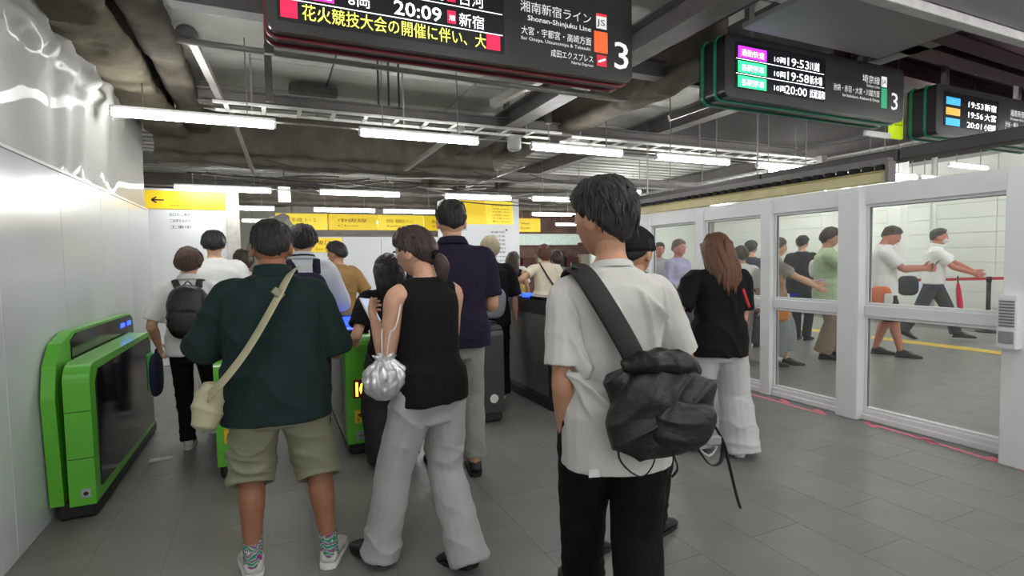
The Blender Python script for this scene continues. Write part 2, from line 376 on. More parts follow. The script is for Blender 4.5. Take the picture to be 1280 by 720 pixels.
def add_hair(c, rgb, style='short', thick=.012, vol=1., line=None, nlocks=90, seed=1, rgb2=None, side=1., rough=.38, tuft=.012, sink=0.):
    HC, HA, W, D, Hh, s = c['HC'], c['HA'], c['W'], c['D'], c['Hh'], c['s']; rng = np.random.RandomState(seed)
    m = mat('hair_%d_%d_%d' % rgb, rgb, rough, var=.35, scale=60, stretch=(6, 6, 1), bump=.5, bscale=120, spec=.5, rgb2=rgb2)
    line = line or {'short': (.62,.42,.10,-.22,-.50), 'mid': (.45,.25,-.15,-.55,-.72), 'long': (.42,.15,-.4,-.9,-1.), 'bob': (.45,.1,-.45,-.8,-.9), 'cap': (.30,.25,.1,-.05,-.15)}[style]
    def thickness(d):
        az = np.abs(np.arctan2(d[:, 0], d[:, 1]))            # 0 front .. pi back
        zl = np.interp(az, [0, .95, 1.55, 2.2, math.pi], line)
        m_ = smooth01(d[:, 2]-zl, -.06, .10)
        t = thick*(.35*side+(1-.35*side)*smooth01(d[:, 2], -.1, .75)) if style == 'short' else thick*np.ones(len(d))
        t = t*(1+.25*vnoise(d*2.2+seed)*vol)
        fl = np.stack([d[:, 0]*7, d[:, 1]*7, d[:, 2]*1.6], 1)
        t = t+.0035*vnoise(fl*1.5+seed*5)*m_
        return m_*t-(1-m_)*.012
    def surf(d):
        P = headshape(d, W, D, Hh, False); nrm = P/np.array([W*W, D*D, Hh*Hh])*4; nrm /= np.linalg.norm(nrm, axis=1, keepdims=True)
        return P+nrm*(thickness(d)[:, None]*s/1.75), nrm
    d, f = sphere_dirs(56, 40); P, _ = surf(d)
    mb = MB().add(HC+P@HA, f)
    # locks lying along the scalp from the whorl outwards
    for k in range(nlocks):
        az = rng.uniform(-math.pi, math.pi); el0 = rng.uniform(.15, 1.25)
        zl = np.interp(abs(az), [0, .95, 1.55, 2.2, math.pi], line); pts = []; rr = []
        L = rng.uniform(.45, .8); dr = rng.uniform(-.25, .25)
        for j in range(5):
            t = j/4; el = el0-L*t; el = max(el, math.asin(max(min(zl, .99), -.99))-.12)
            q = np.array([[math.cos(el)*math.sin(az+dr*t), math.cos(el)*math.cos(az+dr*t), math.sin(el)]])
            pp, nn = surf(q); lift = (tuft*.35+tuft*t*t*rng.uniform(.3, 1.3))*s/1.75
            pts.append(HC+(pp[0]+nn[0]*(lift-.004))@HA); rr.append(((.011, .012, .010, .006, .0012)[j])*s/1.75*rng.uniform(.8, 1.1))
        mb.tube(pts, [(r, r*.45) for r in rr], n=5, k=2)
    c['hairsurf'] = surf
    o = mb.obj('hair', m, c['root'], True); c['hair'] = o; return o
def hang_hair(c, rgb, m=None, length=.30, spread=1., seed=3, n=46, back=.0, rgb2=None, a0=1.2, rough=.4, taper=.5):
    """long hair falling from the crown sides and back as a volume of strands"""
    HC, HA, W, D, Hh, s = c['HC'], c['HA'], c['W'], c['D'], c['Hh'], c['s']; rng = np.random.RandomState(seed); mb = MB()
    m = mat('hair_%d_%d_%d' % rgb, rgb, rough, var=.35, scale=60, stretch=(6, 6, 1), bump=.5, bscale=120, rgb2=rgb2)
    for k in range(n):
        az = a0+(2*math.pi-2*a0)*(k+rng.uniform(0, 1))/n; ly = rng.uniform(0, 1)
        q = A(math.sin(az)*W*(.54+.06*ly), math.cos(az)*D*(.56+.05*ly), Hh*.22)
        L = length*rng.uniform(.8, 1.05); pts = []; rr = []
        for j in range(6):
            t = j/5; z = q[2]-t*(L+Hh*.22); k2 = 1-.35*taper*t*t
            p = HC+HA.T@A(q[0]*k2*(1+.18*spread*math.sin(t*2.4)), q[1]*k2-back*min(1, 1.7*t)**1.3, q[2]*(1-t)) + A(0,0,z-q[2]*(1-t))
            p = p+A(rng.normal(0, .004), rng.normal(0, .004), 0); pts.append(p); rr.append((.016,.021,.021,.019,.014,.003)[j]*s/1.6)
        mb.tube(pts, [(r, r*.6) for r in rr], n=6, k=2, ref=A(math.cos(az), -math.sin(az), 0))
    return mb.obj('hair_length', m, c['root'], True)
def cloth(name, rgb, rough=.85, var=.08, bump=.25, bscale=400, sheen=.0, **k): return mat('cloth_'+name, rgb, rough, var=var, scale=7, bump=bump, bscale=bscale, sheen=sheen, spec=.25, **k)
def add_top(c, m, hem=.43, sleeve=.9, ease=.018, sease=.016, neck=.842, flare=.0, foldamp=.006, seed=1, name='shirt', collar=None, hemtilt=0., folddir=(.4,.2,1), foldfreq=9, nosleeve=False, sflare=.012, drop=0., extra=None, over=1., hipw=.116):
    s, vox, S, J = c['s'], c['vox'], c['S'], c['J']; mb = MB(); cup = (vox*1.9, .035)
    zs = [z for z in np.arange(hem, neck-.012, .02)]+[neck-.012]
    rr = []
    hx = np.interp(.50, TZ, TX)*s*c['girth']
    for z in zs:
        t = (z-hem)/(.62-hem) if z < .62 else 1
        e = ease+flare*(1-min(t, 1)); body = np.interp(max(z, .475), TZ, TX)*s*c['girth']
        e = e*(.45 if z > .80 else 1)
        fill = (max(np.interp(.62, TZ, TX), .0)*0+max(0, .097*s*c['girth']-body))*(.6 if z < .72 else 0)
        k2 = float(smooth01(np.array([.62-z]), 0, .09)[0])*over; wx = np.interp(max(z, .475), TZ, TX)*s*c['girth']; wy = np.interp(max(z, .475), TZ, TY)*s*(.4+.6*c['girth'])
        ex_, ey_ = e+fill, e*.9+fill*.5; ex_ += k2*max(0, hipw*s*c['girth']+ease*.4-wx-ex_); ey_ += k2*max(0, hipw*.72*s*(.4+.6*c['girth'])+ease*.4-wy-ey_)
        rr.append(c['tring'](max(z, .475) if z < .475 else z, ex_, ey_, e=2.5))
        if z < .475:
            dz_ = (z-.475)*s; rr[-1] = [p+A(0,0,dz_) for p in rr[-1]]
    inner = lambda ring, up: [p*0+ (np.mean(ring, axis=0)+(p-np.mean(ring, axis=0))*(1-cup[0]/(.1*s)))+A(0,0,up) for p in ring]
    rings = [inner(rr[0], .035), inner(rr[0], 0)]+rr
    # close to neck
    cn, rn, fn = S(neck); nr = .040*s*(.55+.45*c['girth'])
    an = np.linspace(0, 2*math.pi, 20, endpoint=False)
    rings.append([cn+A(0,0,.004*s)+rn*nr*1.06*math.cos(a)+fn*(nr*math.sin(a)+.004*s) for a in an])
    rings.append([cn-A(0,0,.012*s)+rn*nr*.8*math.cos(a)+fn*(nr*.8*math.sin(a)+.004*s) for a in an])
    mb.rings(rings)
    for i, sg in ((0, -1), (1, 1)):
        sh, el, wr = J['arm', i]; cs, r, f = S(c['shz']+.017)
        if nosleeve:
            mb.tube([cs+r*sg*.03*s, sh*.5+cs*.5+A(0,0,.004*s), sh*.84+cs*.16+A(0,0,.002*s)], [.032*s, .0365*s, .0355*s], n=12, k=3, ref=A(0,1,0)); continue
        def along(t):                  # 0 shoulder, 1 elbow, 2 wrist
            return sh+(el-sh)*t if t <= 1 else el+(wr-el)*(t-1)
        n_ = 6; pts = [cs+r*sg*.036*s+A(0,0,.004*s), sh*.6+cs*.4+A(0,0,.001*s), sh-r*sg*.006*s]; ra = [.030*s, .033*s+sease*.25, .034*s+sease*.75]
        for k in range(1, n_+1):
            t = sleeve*k/n_; base = np.interp(t, [0, .4, 1, 1.3, 2], [.034,.030,.0245,.025,.018])*s
            pts.append(along(t)-A(0,0,drop*math.sin(min(t, 1)*2))); ra.append(base+sease+sflare*k/n_)
        mb.tube(pts, ra, n=14, k=3, ref=A(0,1,0), cup=cup)
    def disp(v):
        o = folds(v, foldamp, folddir, foldfreq, seed)+folds(v, foldamp*.7, (-folddir[0], folddir[1], folddir[2]), foldfreq*.8, seed+4)
        o = o+.004*vnoise(v*6+seed)+ .0015*vnoise(v*22+seed)
        return o+(extra(v) if extra else 0)
    o = mkobj(name, remesh(mb, name, vox, 2, disp), m, c['root'])
    if collar:
        cb = MB(); nr2 = nr+.006
        def ring(z, r_, tilt): return [cn+A(0,0,z+tilt*math.sin(a)*-1)+rn*r_*math.cos(a)+fn*(r_*math.sin(a)+.004*s) for a in np.linspace(0, 2*math.pi, 24, endpoint=False)]
        hh = collar.get('h', .03)
        cb.rings([ring(-.012, nr2+.012, .008), ring(hh*.5, nr2+.006, .010), ring(hh, nr2, .012), ring(hh, nr2-.006, .012), ring(-.01, nr2-.005, .008)], cap=False)
        if collar.get('fold'):
            cb.rings([ring(hh, nr2+.002, .012), ring(hh*.5, nr2+.014, .010), ring(-.008, nr2+.026, .008), ring(-.010, nr2+.022, .008)], cap=False)
        cb.obj('collar', collar['m'], o, True)
        if collar.get('stripe'):
            sb = MB(); sb.rings([ring(hh*.55, nr2+.0145, .010), ring(hh*.25, nr2+.0205, .010), ring(hh*.2, nr2+.018, .010)], cap=False); sb.obj('collar_stripe', collar['stripe'], o, True)
    c['top'] = o; return o
def add_bottom(c, m, length=2.04, ease=.02, prof=None, waist=.60, foldamp=.007, seed=2, name='trousers', foldfreq=7, cuff=None, break_=True):
    """length: 1 at the knee, 2 at the ankle; prof: leg half-widths as body fractions at hip, mid thigh, knee, calf, hem"""
    s, vox, S, J = c['s'], c['vox'], c['S'], c['J']; mb = MB(); prof = prof or (.058,.052,.043,.040,.036)
    zs = [.462,.475,.49,.51,.53,.56,.58,waist]
    mb.rings([[p-A(0,0,.022*s) for p in c['tring'](.452, ease*.5, ease*.6)]]+[c['tring'](z, ease*.55, ease*.55) for z in zs])
    for i, sg in ((0, -1), (1, 1)):
        hp, kn, ak, off, R_ = J['leg', i]
        def along(t): return hp+(kn-hp)*t if t <= 1 else kn+(ak-kn)*(t-1)
        pts = [hp+A(-sg*.002*s, -.004*s, .012*s)]; ra = [prof[0]*s]
        for k in range(1, 9):
            t = length*k/8; pts.append(along(t)+(A(0,-.006*s,0) if t > 1.05 else A(0,0,0))); ra.append(np.interp(k/8, [0,.25,.5,.75,1], prof)*s)
        pts[-1] = pts[-1]+A(0, -.004*s, -.008*s if length > 1.8 else 0)
        mb.tube(pts, [(r, r*1.04) for r in ra], n=16, k=3, ref=A(1,0,0), cup=(vox*1.9, .04))
    J2 = J
    def disp(v):
        o = folds(v, foldamp, (.25,.15,1), foldfreq, seed)+folds(v, foldamp*.8, (-.5,.1,.8), foldfreq*.9, seed+3)
        if length > 1.6:
            z = v[:, 2]/s; lowz = np.exp(-((z-.07)/.06)**2); o = o+folds(v, foldamp*1.3, (.1,.1,1), foldfreq*2, seed+9, 5)*lowz
        else:
            z = v[:, 2]/s; lowz = np.exp(-((z-.33)/.06)**2); o = o+folds(v, foldamp*1.2, (.3,.1,1), foldfreq*2, seed+9, 5)*lowz
        return o+.003*vnoise(v*7+seed)+.0012*vnoise(v*25)
    o = mkobj(name, remesh(mb, name, vox, 2, disp), m, c['root'])
    if cuff:
        for i in (0, 1):
            hp, kn, ak, off, R_ = J['leg', i]
            def along(t): return hp+(kn-hp)*t if t <= 1 else kn+(ak-kn)*(t-1)
            r = prof[-1]*s+.008
            MB().tube([along(length-.10), along(length-.05), along(length+.005)], [r, r+.004, r], n=18, k=3, cup=(.008,.03), scup=(.006,.02)).obj('cuff', cuff, o, True)
    c['bottom'] = o; return o
def add_shoes(c, m, sole=None, wide=1., high=0, accent=None):
    s, J = c['s'], c['J']
    for i, sg in ((0, -1), (1, 1)):
        hp, kn, ak, off, R_ = J['leg', i]; base = ak+R_@A(0, -.022*s, -.048*s)      # heel on the ground
        secs = [(-.006,.012,.030,.020),(.004,.020,.052,.012),(.03,.0225,.064+high,.010),(.055,.0235,.054,.010),(.085,.0265,.036,.010),(.115,.027,.029,.010),(.140,.022,.023,.010),(.153,.010,.017,.013)]
        rs = []; an = np.linspace(0, 2*math.pi, 16, endpoint=False)
        for y, w, t, b0 in secs:
            ring = []
            for a in an:
                cc, ss = math.cos(a), math.sin(a); cc = np.sign(cc)*abs(cc)**.75; ss = np.sign(ss)*abs(ss)**.8
                ring.append(base+R_@A(cc*w*s*wide*(1 if ss < .3 else 1-.35*(ss-.3)), y*s, ((t+b0)/2+ss*(t-b0)/2)*s))
            rs.append(ring)
        sh = MB().rings(rs).obj('shoe', m, c['root'], True)
        sm = sole or m; rs = []
        for z, k in ((0, .94), (.004, 1.02), (.012, 1.04), (.015, 1.0)):
            ring = []
            for y, w in ((-.010,.008),(-.004,.018),(.02,.0225),(.055,.0235),(.09,.0275),(.12,.027),(.145,.020),(.157,.007)): ring.append(base+R_@A(w*s*wide*k, y*s, z*s))
            for y, w in reversed(((-.010,.008),(-.004,.018),(.02,.0225),(.055,.0235),(.09,.0275),(.12,.027),(.145,.020),(.157,.007))): ring.append(base+R_@A(-w*s*wide*k, y*s, z*s))
            rs.append(ring)
        MB().rings(rs).obj('sole', sm, sh, False)
        lb = MB()
        for y in (.058,.068,.078,.088): lb.tube([base+R_@A(-.013*s, y*s, (.052-.22*(y-.05))*s), base+R_@A(0, (y+.004)*s, (.0545-.22*(y-.05))*s), base+R_@A(.013*s, y*s, (.052-.22*(y-.05))*s)], [.0022*s]*3, n=5, k=2)
        lb.obj('laces', sm if accent is None else accent, sh, True)
def add_socks(c, m, top=.075):
    s, J = c['s'], c['J']
    for i in (0, 1):
        hp, kn, ak, off, R_ = J['leg', i]; u = unit(kn-ak)
        MB().tube([ak-u*.02*s, ak, ak+u*top*.5*s, ak+u*top*s], [.0255*s,.0245*s,.0255*s,.0275*s], n=16, k=3, cup=(.004,.01)).obj('sock', m, c['root'], True)
def held(c, name, label, cat, group=None):
    """a top-level thing in the frame of the person who carries it"""
    return thing(name, label, cat, (c['loc'][0], c['loc'][1], 0), -math.radians(c['heading']), group)
# ------------------------------------------------------------------ floor
M_tile = mat('floor_tile', (126, 125, 121), .38, var=.10, scale=3.5, bump=.05, bscale=90, spec=.4)
def random_tint(m, amt):
    nt = m.node_tree; N = nt.nodes; L = nt.links; b = N['Principled BSDF']; src = b.inputs['Base Color'].links[0].from_socket
    oi = N.new('ShaderNodeObjectInfo'); mr = N.new('ShaderNodeMapRange'); mr.inputs['To Min'].default_value = 1-amt; mr.inputs['To Max'].default_value = 1+amt
    L.new(oi.outputs['Random'], mr.inputs['Value']); hs = N.new('ShaderNodeHueSaturation')
    L.new(src, hs.inputs['Color']); L.new(mr.outputs[0], hs.inputs['Value']); L.new(hs.outputs[0], b.inputs['Base Color'])
random_tint(M_tile, .035)
M_joint = mat('floor_joint', (114, 113, 109), .8)
floor = struct('floor', M_joint, MB().box(-3.2, 16, -7, 24, -.12, -.0012), label='grey tiled station concourse floor')
PX, PY, GAP = .341, .682, .0022
tile_me = MB().bbox(0, PX-GAP, 0, PY-GAP, -.010, 0, .0006, 1).mesh('tile'); tile_me.materials.append(M_tile)
rest = MB(); X0 = 3.222-13*PX; Y0 = .55
count = 0
for i in range(-6, 37):
    for j in range(-11, 35):
        x = X0+i*PX; y = Y0+j*PY-(PY/2 if i % 2 else 0)
        near = 0 <= i <= 16 and 0 <= j <= 16
        if near and count < 300:
            sharepart('tile', tile_me, floor, (x, y, 0)); count += 1
        elif x > -3.3 and x < 15.6 and y < 23.2:
            rest.box(x, x+PX-GAP, y, y+PY-GAP, -.012, 0)
ro = rest.obj('tile_field', M_tile, floor); ro['kind'] = 'stuff'
# tactile strip beyond the glass and pink survey tape in front of it
M_tact = mat('tactile_yellow', (222, 190, 78), .6, var=.1, scale=20)
tb = thing('tactile_paving', 'yellow tactile paving strip across the floor behind the glass partition', 'tactile paving', (9.2, 2.0, 0))
blk = MB().bbox(0, .29, 0, .295, .0005, .006, .002, 1)
for a in range(5):
    for q in range(5): blk.cyl((.045+.05*a, .045+.05*q, .005), (.045+.05*a, .045+.05*q, .010), .014, n=6, r2=.010)
blk_me = blk.mesh('tactile_block'); blk_me.materials.append(M_tact)
for k in range(24): sharepart('tactile_block', blk_me, tb, (0, k*.3, 0))
tb2 = thing('tactile_paving', 'short yellow tactile paving strip running towards the far ticket gates', 'tactile paving', (5.4, 8.2, 0))
for k in range(12): sharepart('tactile_block', blk_me, tb2, (k*.3, 0, 0))
M_pink = mat('pink_tape', (252, 140, 158), .7, var=.1, scale=30)
def tape(pts, label, grp=None, w=.034):
    mb = MB()
    for a, b in zip(pts[:-1], pts[1:]): mb.bar((*a, .0012), (*b, .0012), w, .0015)
    tag(mb.obj('floor_tape', M_pink), label, 'tape', grp)
tape([(4.52, 4.6), (4.51, 3.72), (4.50, 3.37), (4.50, 3.12)], 'thin pink marking tape on floor along glass partition, beside the farther panes')
tape([(4.58, 2.80), (4.545, 2.3), (4.465, 1.73), (4.42, 1.3)], 'long pink marking tape on floor in front of the wide glass pane')
for x, y in ((4.57, 3.60), (4.53, 3.20), (4.55, 2.76), (4.54, 2.32), (4.50, 1.88)):
    tape([(x-.03, y-.06), (x+.05, y+.07)], 'short slanted pink tape tick crossing the marking line', 'pink tape ticks', .05)
tag(MB().bbox(-.55, -.40, 4.72, 4.80, .0005, .003, .001, 1).obj('paper_scrap', mat('paper', (225, 225, 222), .7)), 'small white paper scrap lying beside the green ticket gate', 'paper scrap')
bpy.data.objects['paper_scrap'].location = (-.33, -.1, 0)

# ------------------------------------------------------------------ left hoarding and plastic sheet
M_hoard = mat('hoarding_white', (211, 215, 217), .20, var=.02, scale=2.5, spec=.5, bump=.03, bscale=3)
wl = struct('wall_left', mat('hoarding_back', (150, 150, 148), .8), MB().box(-1.34, -1.226, -5, 6.98, 0, 2.05), label='white glossy temporary hoarding wall')
pm = MB().bbox(-.024, 0, .002, .898, .0, 2.06, .003, 1).mesh('panel'); pm.materials.append(M_hoard)
for k in range(13): sharepart('panel', pm, wl, (-1.202, 6.975-.9*(k+1), 0))
trim = struct('trim_1', mat('hoarding_cap', (205, 207, 206), .3), MB().box(-1.235, -1.195, -4.7, 6.98, 2.06, 2.078), label='narrow white capping strip along the top of the hoarding')
# draped sheet
M_sheet = mat('plastic_sheet', (168, 168, 164), .66, var=.04, scale=3, spec=.5, bump=.12, bscale=9, coat=.1)
ny, nz = 260, 70; Yg = np.linspace(-4, 7.05, ny); Zg = np.linspace(2.05, 3.22, nz); YY, ZZ = np.meshgrid(Yg, Zg, indexing='ij')
P = np.stack([YY.ravel(), ZZ.ravel(), np.zeros(ny*nz)], 1)
t = (P[:, 1]-2.05)/1.17
env = np.clip((6.3-P[:, 0])/.5, .12, 1)
fx = .05*np.abs(np.sin(P[:, 0]*5.1+2.2*vnoise(P*[1.2,.6,1])+P[:, 1]*.7))**2*(.3+t)+.03*vnoise(P*[4,1.3,1]+3)*(.4+t)+.014*vnoise(P*[14,8,1])*np.exp(-((P[:, 1]-2.85)/.22)**2)*1.6
fx = fx+.05*np.exp(-((P[:, 1]-2.80)/.06)**2)*(1+.8*vnoise(P*[9,5,1]))*.8
X = -1.245+fx*env+.10*t*t*env
V_ = np.stack([X, P[:, 0], P[:, 1]], 1); Fq = [(i*nz+j, (i+1)*nz+j, (i+1)*nz+j+1, i*nz+j+1) for i in range(ny-1) for j in range(nz-1)]
sh = MB().add(V_, Fq)
sheet_me = sh.mesh('plastic_sheet', True)
so = mkobj('plastic_sheet', sheet_me, M_sheet); md = so.modifiers.new('thick', 'SOLIDIFY'); md.thickness = .004
tag(so, 'crumpled white plastic sheet hanging above the white hoarding wall', 'plastic sheet')
# column wrapped at the hoarding's far end
struct('wall_end', mat('wrap_grey', (190, 190, 187), .45, var=.04), MB().box(-1.75, -1.262, 6.2, 7.06, 0, 3.3), label='grey white wrapped column end behind the hoarding')

# ------------------------------------------------------------------ ceiling
M_deck = mat('deck_panel', (196, 196, 190), .6, var=.10, scale=2.5, metal=.0, spec=.4)
M_dark = mat('ceiling_void', (58, 54, 52), .9, var=.2, scale=2)
M_steel = mat('grey_steel', (150, 149, 147), .5, metal=.25, var=.12, scale=8)
M_steel2 = mat('dark_steel', (112, 109, 107), .55, metal=.2, var=.15, scale=6)
M_fire = mat('fireproof_brown', (112, 105, 90), .95, var=.22, scale=5, bump=.6, bscale=22, spec=.1)
M_fire2 = mat('fireproof_dark', (104, 98, 89), .95, var=.22, scale=4, bump=.5, bscale=22, spec=.1)
M_cond = mat('conduit', (160, 158, 152), .45, metal=.4, var=.1)
M_cable = mat('cable_dark', (58, 56, 54), .6)
M_white_metal = mat('white_metal', (222, 223, 221), .4, var=.03)
ceiling = struct('ceiling', M_dark, MB().box(-3.2, 16, -7, 24, 3.46, 3.6), label='dark ceiling void over grey deck panels')
cp_me = MB().bbox(0, 1.485, 0, .88, 0, .03, .006, 1).mesh('deck_panel'); cp_me.materials.append(M_deck)
random_tint(M_deck, .16)
for i in range(-2, 10):
    for j in range(-4, 25):
        x, y = -.85+i*1.5, 2.1+j*.9
        if (3.0 < x < 4.6 and 1.9 < y < 4.4 and (i+j) % 3) or (x > 4.6 and y < 8.0): continue          # open void over the corridor
        sharepart('deck_panel', cp_me, ceiling, (x, y, 3.40))
# corrugation ribs of the deck
rib = MB()
for j in range(36): rib.box(-2.5, 14, 7.8+j*.3, 7.83+j*.3, 3.385, 3.402)
ro = rib.obj('deck_ribs', M_steel, ceiling); ro['kind'] = 'stuff'
def lump_beam(name, label, p, q, w, hgt, m, amp=.02, seed=0, cat='beam', grp=None, vox=.03):
    mb = MB(); p, q = np.array(p, float), np.array(q, float); n = int(np.linalg.norm(q-p)/.25)+2; d = unit(q-p); u = unit(np.cross(d, A(0,0,1)))
    rs = []
    prof = [(-w/2,-hgt/2),(-w/4,-hgt/2-.02),(w/4,-hgt/2-.02),(w/2,-hgt/2),(w/2,-hgt/2+.08),(w*.22,-hgt/2+.14),(w*.2,hgt/2),(-w*.2,hgt/2),(-w*.22,-hgt/2+.14),(-w/2,-hgt/2+.08)]
    for k in range(n):
        c = p+(q-p)*k/(n-1); rs.append([c+u*a+A(0,0,b) for a, b in prof])
    mb.rings(rs); me = remesh(mb, name, vox, 1, lambda v: amp*vnoise(v*4+seed)+amp*.5*vnoise(v*11+seed))
    return tag(mkobj(name, me, m), label, cat, grp)
lump_beam('fireproofed_beam', 'brown fireproofed beam running beside the crumpled plastic sheet', (-1.0, -3, 3.17), (-1.0, 7.3, 3.17), .36, .46, M_fire, .03, 1)
lump_beam('fireproofed_beam', 'dark narrow fireproofed beam between the brown beam and deck panels', (-.62, -3, 3.25), (-.70, 7.4, 3.22), .24, .36, M_fire2, .02, 5)
lump_beam('fireproofed_girder', 'deep brown girder crossing the ceiling behind the nearest lamp row', (-1.2, 7.62, 3.03), (3.15, 7.62, 3.03), .42, .66, M_fire2, .02, 8)
lump_beam('fireproofed_girder', 'far brown girder crossing above the yellow wayfinding boards', (-2.6, 12.9, 3.05), (8, 12.9, 3.05), .42, .6, M_fire2, .02, 12, vox=.045)
lump_beam('fireproofed_beam', 'brown beam running past the big black sign towards the far hall', (3.42, 3.25, 3.2), (3.42, 12.6, 3.2), .34, .4, M_fire2, .02, 15, vox=.045)
def ibeam(label, p, q, w=.14, hgt=.18, m=None, name='steel_beam', grp=None):
    p, q = np.array(p, float), np.array(q, float); d = unit(q-p); u = unit(np.cross(d, A(0,0,1))); mb = MB(); t = .014
    c = (p+q)/2; hl = (q-p)/2; up = A(0,0,1)
    mb.obox(c+up*(hgt/2-t/2), hl, u*w/2, up*t/2); mb.obox(c-up*(hgt/2-t/2), hl, u*w/2, up*t/2); mb.obox(c, hl, u*t/2, up*(hgt/2-t))
    return tag(mb.obj(name, m or M_steel), label, 'steel beam', grp)
ibeam('grey steel beam passing just above the big black sign', (-.5, 3.86, 3.12), (3.3, 3.86, 3.12), .12, .16, M_steel2)
ibeam('grey steel beam directly behind the nearest row of lamps', (-.55, 5.75, 3.03), (7.5, 5.75, 3.03), .12, .13, M_steel2)
ibeam('grey steel beam over the second row of lamps', (-2.4, 9.1, 2.98), (9.0, 9.1, 2.98), .16, .18, M_steel2)
ibeam('grey steel beam over the third row of lamps', (-2.4, 11.6, 2.98), (9.0, 11.6, 2.98), .16, .18, M_steel2)
ibeam('grey steel beam running from the big black sign to the lamps', (2.62, 2.3, 3.08), (2.62, 7.4, 3.08), .20, .20, M_steel2)
M_duct = mat('duct_dark', (70, 68, 68), .6, metal=.2, var=.15, scale=3)
dk = thing('air_duct', 'long slim dark duct running just above the cream roof edge', 'duct', (5.0, 1.4, 2.235))
for k in range(4): MB().bbox(-.09, .09, 1.4*k, 1.4*k+1.385, 0, .10, .01, 1).obj('duct_section', M_duct, dk)
for k in (1, 2): MB().box(-.006, .006, 1+1.9*k, 1.012+1.9*k, .10, 1.165).obj('hanger_rod', M_steel, dk)
ibeam('grey steel beam above the glass partition line', (5.05, 1.0, 3.27), (5.05, 12, 3.27), .18, .22, M_steel2)
ibeam('steel beam over the corridor behind the glass, near its white wall', (9.2, 1.0, 3.27), (9.2, 12, 3.27), .18, .22, M_steel2)
def pipe(label, pts, r, m=None, name='conduit', cat='conduit', grp=None, n=8, k=4):
    return tag(MB().tube(pts, [r]*len(pts), n=n, k=k).obj(name, m or M_cond, None, True), label, cat, grp)
pipe('straight grey conduit running below the beam behind the black sign', [(-.52, 4.25, 2.97), (1.5, 4.28, 2.97), (3.2, 4.3, 2.97)], .022)
pipe('thin lamp supply rail linking the nearest row of lamps', [(-1.05, 5.275, 2.72), (3, 5.275, 2.72), (8.0, 5.275, 2.71)], .010)
pipe('thin lamp supply rail linking the second row of lamps', [(-1.6, 8.78, 2.57), (3, 8.78, 2.57), (11.6, 8.78, 2.60)], .012)
def brace(label, p, q, w=.04, m=None, grp=None):
    return tag(MB().bar(p, q, w, w).obj('brace', m or M_steel), label, 'brace', grp)
brace('slanting grey brace with round joint beside the brown beam', (-.45, 4.3, 3.05), (-.36, 5.6, 2.98), .055, M_cond)
tag(MB().ball((-.46, 4.28, 3.03), (.07,.06,.06)).obj('pipe_joint', M_steel2, None, True), 'dark round pipe joint at top of the slanting brace', 'pipe joint')
brace('thin pale hanger rod dropping behind the first lamp', (-.30, 5.7, 2.95), (-.15, 7.3, 2.58), .035, M_cond)
brace('slanting brace between nearest lamps and the deep brown girder', (1.95, 5.5, 2.88), (1.75, 7.35, 2.72), .05, M_cond)
brace('slanting brace rising under the big black sign', (2.05, 4.9, 2.98), (2.45, 4.0, 3.15), .07, M_cond)
brace('slanting brace behind the green edged sign', (4.0, 4.6, 2.95), (4.97, 4.1, 3.3), .06, M_cond)
brace('slanting brace above the second row of lamps', (3.2, 8.9, 2.75), (3.9, 8.0, 3.0), .05, M_cond)
for k, (x, y) in enumerate(((0.05, 4.1), (0.05, 5.3), (2.78, 5.1), (2.70, 6.0), (3.65, 6.4), (4.2, 6.4))):
    tag(MB().bbox(x-.03, x+.03, y-.03, y+.03, 2.90, 3.42, .004, 1).obj('hanger_post', M_steel2), 'dark steel hanger post under the ceiling deck', 'hanger', 'ceiling hanger posts')
for x in (1.02, 1.12, 1.22): tag(MB().cyl((x, 5.3, 2.98), (x, 5.3, 3.42), .010, n=6).obj('drop_conduit', M_cable), 'thin vertical conduit dropping behind the big black sign', 'conduit', 'vertical drop conduits')
tag(MB().bbox(.25, .75, 6.15, 6.3, 3.28, 3.36, .01, 1).obj('ceiling_duct', M_steel2), 'dark flat duct box fixed under the deck panels', 'duct')
# cable ladders
M_lad = mat('ladder_white', (214, 214, 208), .45, metal=.1)
def ladder(label, x0, x1, y, z, w=.28, step=.30):
    r = thing('cable_ladder', label, 'cable ladder', ((x0+x1)/2, y, z), 0); L = (x1-x0)/2
    for s_ in (-1, 1): MB().box(-L, L, s_*w/2-.006, s_*w/2+.006, -.012, .014).obj('rail', M_lad, r)
    for hx in (-L+.3, 0, L-.3): MB().box(hx-.008, hx+.008, w/2+.006, w/2+.02, -.02, 3.40-z).obj('hanger_rod', M_steel, r)
    rm = MB().box(-.018, .018, -w/2, w/2, -.012, .0).mesh('rung'); rm.materials.append(M_lad)
    for k in range(int((x1-x0)/step)): sharepart('rung', rm, r, (-L+.1+k*step, 0, 0))
ladder('open cable ladder above the first and second nearest lamps', -.40, 3.05, 5.42, 2.86)
ladder('open cable ladder hanging behind the farther nearest-row lamps', 3.2, 7.6, 5.45, 2.84)
